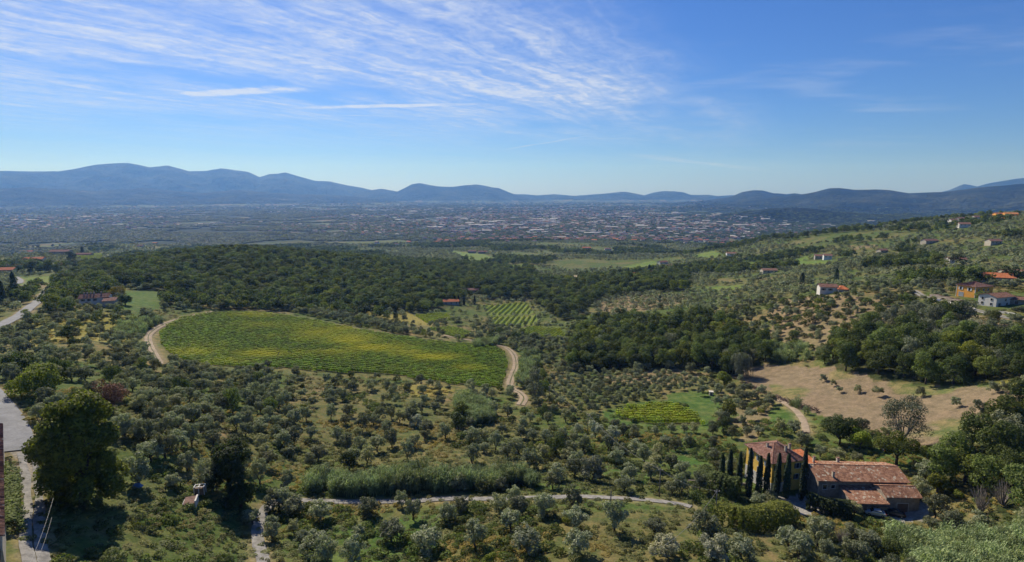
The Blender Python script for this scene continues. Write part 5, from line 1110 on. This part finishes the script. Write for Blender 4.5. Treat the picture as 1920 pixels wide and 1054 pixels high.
x, y = sector_grid(5.6, 90, 430); dens = fbm(x, y, 42, 3, 71); m = free(x, y) & ~in_woods(x, y) & not_near(x, y, manual, 3.9) & ~orch.has(x, y) & ~botA.has(x, y)
green_corner = Area([(85,930),(480,905),(560,985),(560,1100),(80,1100)]); m &= ~green_corner.has(x, y)
front = Area([(1440,957),(1560,962),(1730,978),(1730,1012),(1440,1005)]); m &= ~front.has(x, y)
openA = [Area([(560,700),(700,705),(870,745),(850,880),(600,885),(540,790)]), Area([(1120,800),(1400,800),(1400,930),(1130,900)]), Area([(900,760),(1130,760),(1130,890),(900,890)])]
prob = np.where(denseA.has(x, y), 1.0, np.where(midL.has(x, y), .5, np.clip((dens - .34) * 3.4, .12, .85))); 
for a in openA: prob = np.where(a.has(x, y), .30, prob)
prob = np.where(scrubA.has(x, y), .8, prob)
m &= rng.random(len(x)) < prob; kinds = rng.random(len(x))
bush = []; extra_b = []
for a, b_, kk, sc in zip(x[m], y[m], kinds[m], scrubA.has(x[m], y[m])):
    if sc and kk < .55: bush.append((a, b_, random.uniform(.8, 1.5), 0 if kk < .4 else 3))
    elif kk > .93: extra_b.append((a, b_, random.uniform(.5, .75)))
    elif kk > .86: bush.append((a, b_, random.uniform(.7, 1.3), random.choice([0, 1, 2, 3])))
    else: olx.append((a, b_, random.uniform(.75, 1.15), 0))
olx.sort(key=lambda t: math.hypot(t[0], t[1]))
# leave out those that cannot fall inside the view
def inview(a, b_, pad=60):
    z = ground_z(a, b_); u, v = pix(np.array([a]), np.array([b_]), np.array([z])); return -pad < u[0] < 1920 + pad and v[0] < 1054 + 110
side_o = [t for t in olx if not inview(t[0], t[1])]; olx = [t for t in olx if inview(t[0], t[1])]
near_o, far_o = olx[:300], olx[300:] + side_o
P = np.array([(t[0], t[1]) for t in near_o]); looks = []
for t in near_o: looks.append('pale silvery' if t[3] == 1 else 'thin open' if t[3] == 2 else 'big grey-green' if t[2] > 1.12 else 'small grey-green' if t[2] < .85 else 'grey-green')
for t, lb in zip(near_o, describe(P, 'olive tree', looks)):
    pr = OLIVE_PALE[random.randrange(3)] if t[3] == 1 else OLIVE_SPARSE[random.randrange(3)] if t[3] == 2 else random.choice(OLIVES)
    s_ = t[2] * .97; plant('olive_tree', pr, t[0], t[1], random.uniform(0, 6.28), s_, lb, 'olive tree', 'olive trees on the near slopes', sz=s_ * random.uniform(.78, 1.2), tilt=random.uniform(-.12, .12)).scale.x *= random.uniform(.8, 1.2)
allo = np.array([(t[0], t[1]) for t in olx])
# ---- broadleaf trees of the near woods, each one its own
x, y = sector_grid(6.6, 110, 345, .3, -.3); m = in_woods(x, y) & clear_of_buildings(x, y) & ~taken(x, y) & (road_dist(x, y) > 2)
for a in EXCL: m &= ~a.has(x, y)
bl = [(a, b_, random.uniform(.78, 1.2)) for a, b_ in zip(x[m], y[m])] + extra_b
side_b = [t for t in bl if not inview(*t[:2])]; bl = [t for t in bl if inview(*t[:2])]; bl.sort(key=lambda t: math.hypot(t[0], t[1])); near_b, rest_b = bl[:280], bl[280:] + side_b
greyA = Area([(1640,600),(1840,600),(1850,650),(1640,650)]); greyB = Area([(1150,590),(1250,590),(1250,630),(1120,630)])
P = np.array([(t[0], t[1]) for t in near_b]); rk = rng.random(len(P)); gm = greyA.has(P[:, 0], P[:, 1]) | greyB.has(P[:, 0], P[:, 1]); fam = []
for i, t in enumerate(near_b): fam.append(GREYS if gm[i] and rk[i] < .8 else DARKS if rk[i] < .22 else OAKY if rk[i] < .36 else GREYS if rk[i] < .42 else BROAD)
looks = [{id(GREYS): 'grey-green', id(DARKS): 'dark green', id(OAKY): 'yellowish green', id(BROAD): 'mid-green'}[id(f)] for f in fam]
for i, (t, lb) in enumerate(zip(near_b, describe(P, 'leafy tree', looks))): plant('broadleaf_tree', random.choice(fam[i]), t[0], t[1], random.uniform(0, 6.28), t[2], lb, 'tree', 'leafy trees of the near woods', sz=t[2] * random.uniform(.9, 1.2), sink=.2)
# ---- shrubs
x, y = sector_grid(7.5, 85, 300, .45, .5); m = free(x, y, 1.0, True) & not_near(x, y, allo, 2.6) & (fbm(x, y, 26, 3, 91) > .50) & (rng.random(len(x)) < .6)
bush += [(a, b_, random.uniform(.45, 1.05), random.choice([0, 1, 2, 2, 3])) for a, b_ in zip(x[m], y[m])]
bush = [t for t in bush if inview(*t[:2])]; bush.sort(key=lambda t: math.hypot(t[0], t[1])); nb, fb = bush[:240], bush[240:]
P = np.array([(t[0], t[1]) for t in nb])
for t, lb in zip(nb, describe(P, 'shrub', [['mid-green', 'yellow-green', 'dry tawny', 'dark green'][t[3]] for t in nb])): single('shrub', SHRUB[t[3]], t[0], t[1], random.uniform(0, 6.28), t[2], lb, 'shrub', 'shrubs between the olives', sz=t[2] * random.uniform(.8, 1.2))
def zz(L): L = np.asarray(L, float); return np.column_stack([L[:, 0], L[:, 1], height(L[:, 0], L[:, 1])])
U = lambda n, a, b_: rng.uniform(a, b_, n)
if far_o: n = len(far_o); s_ = np.array([t[2] for t in far_o]) * .98; scatter('olive_grove', [p.crown for p in OLIVES[:5]], zz(far_o), U(n, 0, 6.28), s_, label='olive groves on the middle slopes, grey-green rounded crowns', cat='olive grove')
if fb: n = len(fb); scatter('scrub', [p.crown for p in SHRUB], zz(fb), U(n, 0, 6.28), np.array([t[2] for t in fb]) * 1.1, idx=np.array([t[3] for t in fb]), label='low scrub dotted over the dry slopes', cat='scrub')
if rest_b: n = len(rest_b); scatter('woodland_edge', [p.crown for p in MID_WOOD], zz(rest_b), U(n, 0, 6.28), np.array([t[2] for t in rest_b]), label='leafy woods behind the nearest trees', cat='woodland')
# ---- woods and groves farther off
x, y = sector_grid(7.8, 345, 900, .40, .4); m = in_woods(x, y) & clear_of_buildings(x, y) & (road_dist(x, y) > 2)
for a in EXCL: m &= ~a.has(x, y)
n = m.sum(); scatter('hillside_wood', [p.crown for p in MID_WOOD], zz(np.column_stack([x[m], y[m]])), U(n, 0, 6.28), np.column_stack([U(n, .75, 1.4), U(n, .75, 1.4), U(n, .6, 1.25)]), label='dense green wood covering the low hill', cat='woodland')
x, y = sector_grid(6.6, 430, 900, .36, .15); m0 = clear_of_buildings(x, y) & ~taken(x, y) & (road_dist(x, y) > 2) & ~in_woods(x, y)
for a in EXCL: m0 &= ~a.has(x, y)
dn = fbm(x, y, 85, 3, 101); wd = fbm(x, y, 130, 3, 111); isw = (wd > .60); op = fbm(x, y, 60, 3, 121)
mo = m0 & ~isw & (rng.random(len(x)) < np.clip((op - .30) * 3.2, .25, .95)); mw = m0 & isw
n = mo.sum(); scatter('olive_slope', [p.crown for p in FAR_OLIVE], zz(np.column_stack([x[mo], y[mo]])), U(n, 0, 6.28), U(n, .65, 1.15), label='olive orchards dotting the far slopes', cat='olive grove')
n = mw.sum(); scatter('copse', [p.crown for p in FAR_WOOD], zz(np.column_stack([x[mw], y[mw]])), U(n, 0, 6.28), U(n, .6, 1.05), label='copses of leafy trees between the far orchards', cat='woodland')
x, y = sector_grid(10.5, 900, 2100, .4, .15); m0 = clear_of_buildings(x, y)
for a in EXCL[1:]: m0 &= ~a.has(x, y)
dn = fbm(x, y, 190, 4, 131); inw = in_woods(x, y); dn = dn - .05; op = fbm(x, y, 110, 3, 141); fld = fbm(x, y, 130, 2, 151) > .68
mo = m0 & ~inw & (dn <= .53) & ~fld & (rng.random(len(x)) < np.clip((op - .24) * 3.6, .3, .97)); mw = m0 & (inw | (dn > .53)) & (~fld | inw)
n = mo.sum(); scatter('orchard_slope', [p.crown for p in FAR_OLIVE], zz(np.column_stack([x[mo], y[mo]])), U(n, 0, 6.28), U(n, .8, 1.35), label='olive orchards on the distant slopes', cat='olive grove')
n = mw.sum(); scatter('distant_wood', [p.crown for p in FAR_WOOD], zz(np.column_stack([x[mw], y[mw]])), U(n, 0, 6.28), U(n, .75, 1.2), label='woods on the distant slopes', cat='woodland')
# ---- the plain: hedges, copses, houses, works
def plain_pts(n, r0, r1): 
    r_ = 1 / (1 / r0 + (1 / r1 - 1 / r0) * rng.random(n)); r_ = r_ * .55 + .45 * np.exp(rng.uniform(math.log(r0), math.log(r1), n)); az = rng.uniform(-R(60), R(60), n); return r_ * np.sin(az), r_ * np.cos(az), r_
x, y, r_ = plain_pts(175000, 2000, 12500); z = height(x, y); u_, v_ = pix(x, y, z)
town = fbm(x, y, 900, 4, 161) + .10 * np.exp(-((u_ - 1000) / 260) ** 2) ; hedge_ = fbm(x, y, 240, 4, 171)
k = (z < 60) & (hedge_ > .44); n = k.sum(); sc = .55 + .35 * rng.random(n) + r_[k] / 14000; s3 = np.column_stack([sc * U(n, .9, 1.9), sc * U(n, .9, 1.9), sc * .72])
scatter('plain_trees', [p.crown for p in PLAIN_CLUMP], np.column_stack([x[k], y[k], z[k] - 1]), U(n, 0, 6.28), s3, label='trees and hedgerows spread over the plain', cat='trees')
def house_mesh(L, Wd, h, rise, roof, wall):
    b = MB(); b.cur = 0; b.box(-L / 2, L / 2, -Wd / 2, Wd / 2, -2, h); b.cur = 1; e = .5
    b.slab([(-L / 2 - e, -Wd / 2 - e, h), (L / 2 + e, -Wd / 2 - e, h), (L / 2 + e, 0, h + rise), (-L / 2 - e, 0, h + rise)], .2); b.slab([(L / 2 + e, Wd / 2 + e, h), (-L / 2 - e, Wd / 2 + e, h), (-L / 2 - e, 0, h + rise), (L / 2 + e, 0, h + rise)], .2)
    b.cur = 2
    for k_ in range(max(2, int(L / 4))):
        xx = -L / 2 + (k_ + .5) * L / max(2, int(L / 4))
        for zz_ in np.arange(1.0, h - 1.5, 3.0): b.box(xx - .5, xx + .5, -Wd / 2 - .05, -Wd / 2 + .1, zz_, zz_ + 1.3)
    return b.mesh('town_house', [M[wall], M[roof], M['glass']])
HM = [house_mesh(13, 9, 6, 2.2, 'brown_tile', 'white_plaster'), house_mesh(16, 9, 7, 2.2, 'brown_tile', 'cream_plaster'), house_mesh(20, 10, 6, 2.4, 'red_tile', 'cream_plaster'), house_mesh(14, 10, 9, 2.4, 'brown_tile', 'white_plaster'), house_mesh(18, 11, 7, 2.4, 'old_tile', 'grey_plaster'), house_mesh(17, 12, 7, 1.0, 'grey_plaster', 'white_plaster'), house_mesh(26, 12, 8, 1.0, 'white_plaster', 'cream_plaster')]
WM = [house_mesh(60, 30, 9, 1.5, 'white_plaster', 'white_plaster'), house_mesh(45, 25, 8, 1.0, 'grey_plaster', 'white_plaster'), house_mesh(80, 30, 10, 1.2, 'pale_stone', 'cream_plaster'), house_mesh(40, 22, 8, 2.0, 'grey_plaster', 'white_plaster')]
x, y, r_ = plain_pts(14000, 1900, 10500); z = height(x, y); u_, v_ = pix(x, y, z); town = fbm(x, y, 1100, 4, 161) + .07 * np.exp(-((u_ - 1010) / 230) ** 2) + .05 * (r_ > 3500) - .09 * sst(3600, 2200, r_)
k = (z < 40) & (town + .30 * (rng.random(len(x)) - .5) > .575) & clear_of_buildings(x, y); idx = np.nonzero(k)[0]; idx = idx[np.argsort(r_[idx])]
vis = (u_[idx] > -20) & (u_[idx] < 1940); n1 = 220; nh = idx[vis][:n1]; fh = np.setdiff1d(idx, nh)
P = np.column_stack([x[nh], y[nh]]); un = (x[nh] / y[nh])
side = np.where(u_[nh] < 480, 'left part', np.where(u_[nh] < 960, 'centre left', np.where(u_[nh] < 1440, 'centre right', 'right part')))
cnt = {}
for i, j in enumerate(nh):
    mi = int(rng.integers(0, 5)); cnt[(mi, side[i])] = cnt.get((mi, side[i]), -1) + 1; o = bpy.data.objects.new('town_house', HM[mi]); col.objects.link(o); o.location = (x[j], y[j], z[j]); o.rotation_euler.z = rng.uniform(-.6, .6); o.scale = (1, 1, 1)
    tag(o, 'distant %s house in the %s of plain, %s of its look' % (['white red-roofed', 'cream brown-roofed', 'long cream red-roofed', 'tall white', 'grey old-tiled'][mi], side[i], ORD[cnt[(mi, side[i])]]), 'house', 'nearest houses of the plain, %s %s' % (['white red-roofed', 'cream brown-roofed', 'long cream red-roofed', 'tall white', 'grey old-tiled'][mi], side[i]))
n = len(fh); scatter('town', HM, np.column_stack([x[fh], y[fh], z[fh]]), U(n, -.8, .8), .70 + r_[fh] / 16000, idx=rng.choice(7, n, p=[.24, .22, .05, .11, .14, .15, .09]), label='towns and villages spread over the plain', cat='town')
x, y, r_ = plain_pts(900, 2300, 9500); z = height(x, y); k = (z < 30) & (fbm(x, y, 1300, 3, 181) > .53); n = k.sum(); scatter('industrial_estate', WM, np.column_stack([x[k], y[k], z[k]]), U(n, -.2, .2), .40 + .4 * rng.random(n) + r_[k] / 18000, label='pale warehouse roofs scattered over the plain', cat='warehouses')
# ---- reeds, vines, weeds
P = []
for a in REEDS:
    st = 1.5 if a.y0 < 230 else 2.6; x, y = a.grid(st, .4); P.append(np.column_stack([x, y]))
P = np.vstack(P); P = P[(road_dist(P[:, 0], P[:, 1]) > .6) & (fbm(P[:, 0], P[:, 1], 12, 3, 301) > .29)]; n = len(P); scatter('reed_bed', REED_M, zz(P), U(n, 0, 6.28), U(n, .8, 1.2) * (0.35 + 1.2 * fbm(P[:, 0], P[:, 1], 4.5, 3, 191)), label='tall green reeds in long dense beds', cat='reeds')
PV = []; TV = []; SV = []
def rows(area, step, ang, along=1.15, s_=1.0, t0=0.0):
    cx, cy = (area.x0 + area.x1) / 2, (area.y0 + area.y1) / 2; L = math.hypot(area.x1 - area.x0, area.y1 - area.y0) / 2
    g, h_ = np.meshgrid(np.arange(-L, L, along), np.arange(-L, L, step)); g = g.ravel() + rng.uniform(-.2, .2, g.size); h_ = h_.ravel() + rng.normal(0, .06, h_.size); x = cx + g * math.cos(ang) - h_ * math.sin(ang); y = cy + g * math.sin(ang) + h_ * math.cos(ang)
    k = area.has(x, y) & (rng.random(len(x)) > .03); x, y = x[k], y[k]; PV.append(np.column_stack([x, y])); SV.append(np.column_stack([np.full(len(x), ang) + rng.choice([0, math.pi], len(x)), np.full(len(x), s_)])); return x, y
x, y = rows(vineyard_a, 3.0, R(-7)); u_, v_ = pix(x, y, height(x, y)); t = np.zeros(len(x))
for gx, gy, sx, sy, am in [(520,612,90,9,.45),(600,628,60,13,.65),(660,640,50,13,.9),(700,655,60,9,.95),(500,667,55,8,.85),(620,662,90,6,.6),(820,672,55,7,.95),(470,592,60,6,.6),(640,618,50,8,.6),(360,662,50,10,.5),(420,680,50,6,.5),(760,665,50,8,.7),(880,692,40,7,.5)]: t = np.maximum(t, am * np.exp(-((u_ - gx) / sx) ** 2 - ((v_ - gy) / sy) ** 2))
t = t + .14 + .5 * (fbm(x, y, 12, 3, 201) - .5) + .35 * (fbm(x, y, 3.0, 2, 205) - .5); TV.append(np.clip(t - .16, 0, .95))
for ar, st, an_, tt in ((vineyard_b, 5.0, R(80), .25), (vineyard_c, 4.6, R(82), .22), (vineyard_d, 2.6, R(70), .2), (vineyard_e, 2.6, R(75), .15), (vineyard_f, 3.1, R(-12), .22), (vineyard_g, 6, R(80), .3), (vineyard_h, 3, R(10), .2)):
    x, y = rows(ar, st, an_); TV.append(np.clip(tt + .5 * (fbm(x, y, 8, 3, 211) - .5), 0, .9))
P = np.vstack(PV); S = np.vstack(SV); scatter('vineyard_rows', VINE_M, zz(P), S[:, 0], S[:, 1] * U(len(P), .85, 1.15), tint=np.concatenate(TV), label='rows of green and yellowing vines filling the vineyards', cat='vines')
x, y = sector_grid(1.5, 75, 190, .5, .1); k0 = clear_of_buildings(x, y) & (road_dist(x, y) > .4) & ~yard_villa.has(x, y) & ~yard_barn.has(x, y) & ~bare_field.has(x, y); gg = fbm(x, y, 11, 3, 221); m = k0 & (rng.random(len(x)) < np.clip((gg - .28) * 3.0, .12, .95))
x, y = x[m], y[m]; n = len(x); lw = np.zeros(n, bool)
for a in lawns: lw |= a.has(x, y)
tint = np.clip(sst(.42, .6, fbm(x, y, 30, 3, 231)) * .9 + U(n, -.2, .2) - lw * .6, 0, .85); hh = U(n, .25, .8) * np.where(lw, .6, 1)
scatter('undergrowth', WEED_M, zz(np.column_stack([x, y])), U(n, 0, 6.28), np.column_stack([U(n, .6, 1.2), U(n, .6, 1.2), hh]), tint=tint, label='rough grass and weeds between the near trees', cat='undergrowth')
x, y = sector_grid(2.3, 75, 230, .5, .3); k0 = free(x, y, 1.0, True); gg = fbm(x, y, 18, 3, 241); m = k0 & (gg > .57) & (rng.random(len(x)) < .75)
x, y = x[m], y[m]; n = len(x); scatter('brambles', BRAMBLE_M, zz(np.column_stack([x, y])), U(n, 0, 6.28), U(n, .5, 1.1), label='bramble patches on the near slopes', cat='brambles')
x, y = sector_grid(2.9, 190, 430, .5, .3); k0 = clear_of_buildings(x, y) & (road_dist(x, y) > 1) & ~bare_field.has(x, y) & ~in_woods(x, y)
for a in [headland] + lawns + meadows: k0 &= ~a.has(x, y)
gg = fbm(x, y, 20, 3, 251); m = k0 & (rng.random(len(x)) < np.clip((gg - .42) * 3, .04, .7)); x, y = x[m], y[m]; n = len(x); yl = np.zeros(n, bool)
for a in yellows: yl |= a.has(x, y)
scatter('slope_undergrowth', WEED_M, zz(np.column_stack([x, y])), U(n, 0, 6.28), np.column_stack([U(n, .9, 1.9), U(n, .9, 1.9), U(n, .5, 1.1)]), tint=np.clip(yl * .8 + U(n, 0, .4), 0, .95), label='low weeds and bushes on the middle slopes', cat='undergrowth')
def heaps():
    P = dense([(1398,722),(1430,735),(1470,752),(1500,762),(1535,772)], 1.3); n = len(P) * 3; P = np.repeat(P, 3, 0) + rng.normal(0, 1.0, (n, 2)); b = MB(); r_ = np.random.default_rng(8)
    for q in P:
        z = ground_z(q[0], q[1])
        for k in range(5): a = r_.uniform(0, 6.28); e = r_.uniform(.8, 1.6); b.tube([(q[0], q[1], z + r_.uniform(0, .3)), (q[0] + e * math.cos(a), q[1] + e * math.sin(a), z + r_.uniform(.3, 1.3))], [.13, .04], 3, False)
    tag(b.build('brushwood_heap', M['brush_heap']), 'long heap of brown cut brushwood along the lower edge of the bare field', 'brushwood', kind='stuff')
heaps()
# ------------------------------------------------------------------ the air
b = MB(); b.box(-24500, 24500, -24500, 24500, -95, 1340)
hz = b.build('haze', [], None); tag(hz, kind='stuff'); hm = bpy.data.materials.new('haze'); hm.use_nodes = True; t = NT(hm.node_tree); t.n.clear(); o = t.new('ShaderNodeOutputMaterial'); v = t.new('ShaderNodeVolumePrincipled')
v.inputs['Color'].default_value = (*HAZE_COLOR, 1); v.inputs['Density'].default_value = HAZE_DENSITY; v.inputs['Anisotropy'].default_value = 0.25; v.inputs['Absorption Color'].default_value = (1, 1, 1, 1); t.link(v.outputs[0], o.inputs['Volume']); hz.data.materials.append(hm)
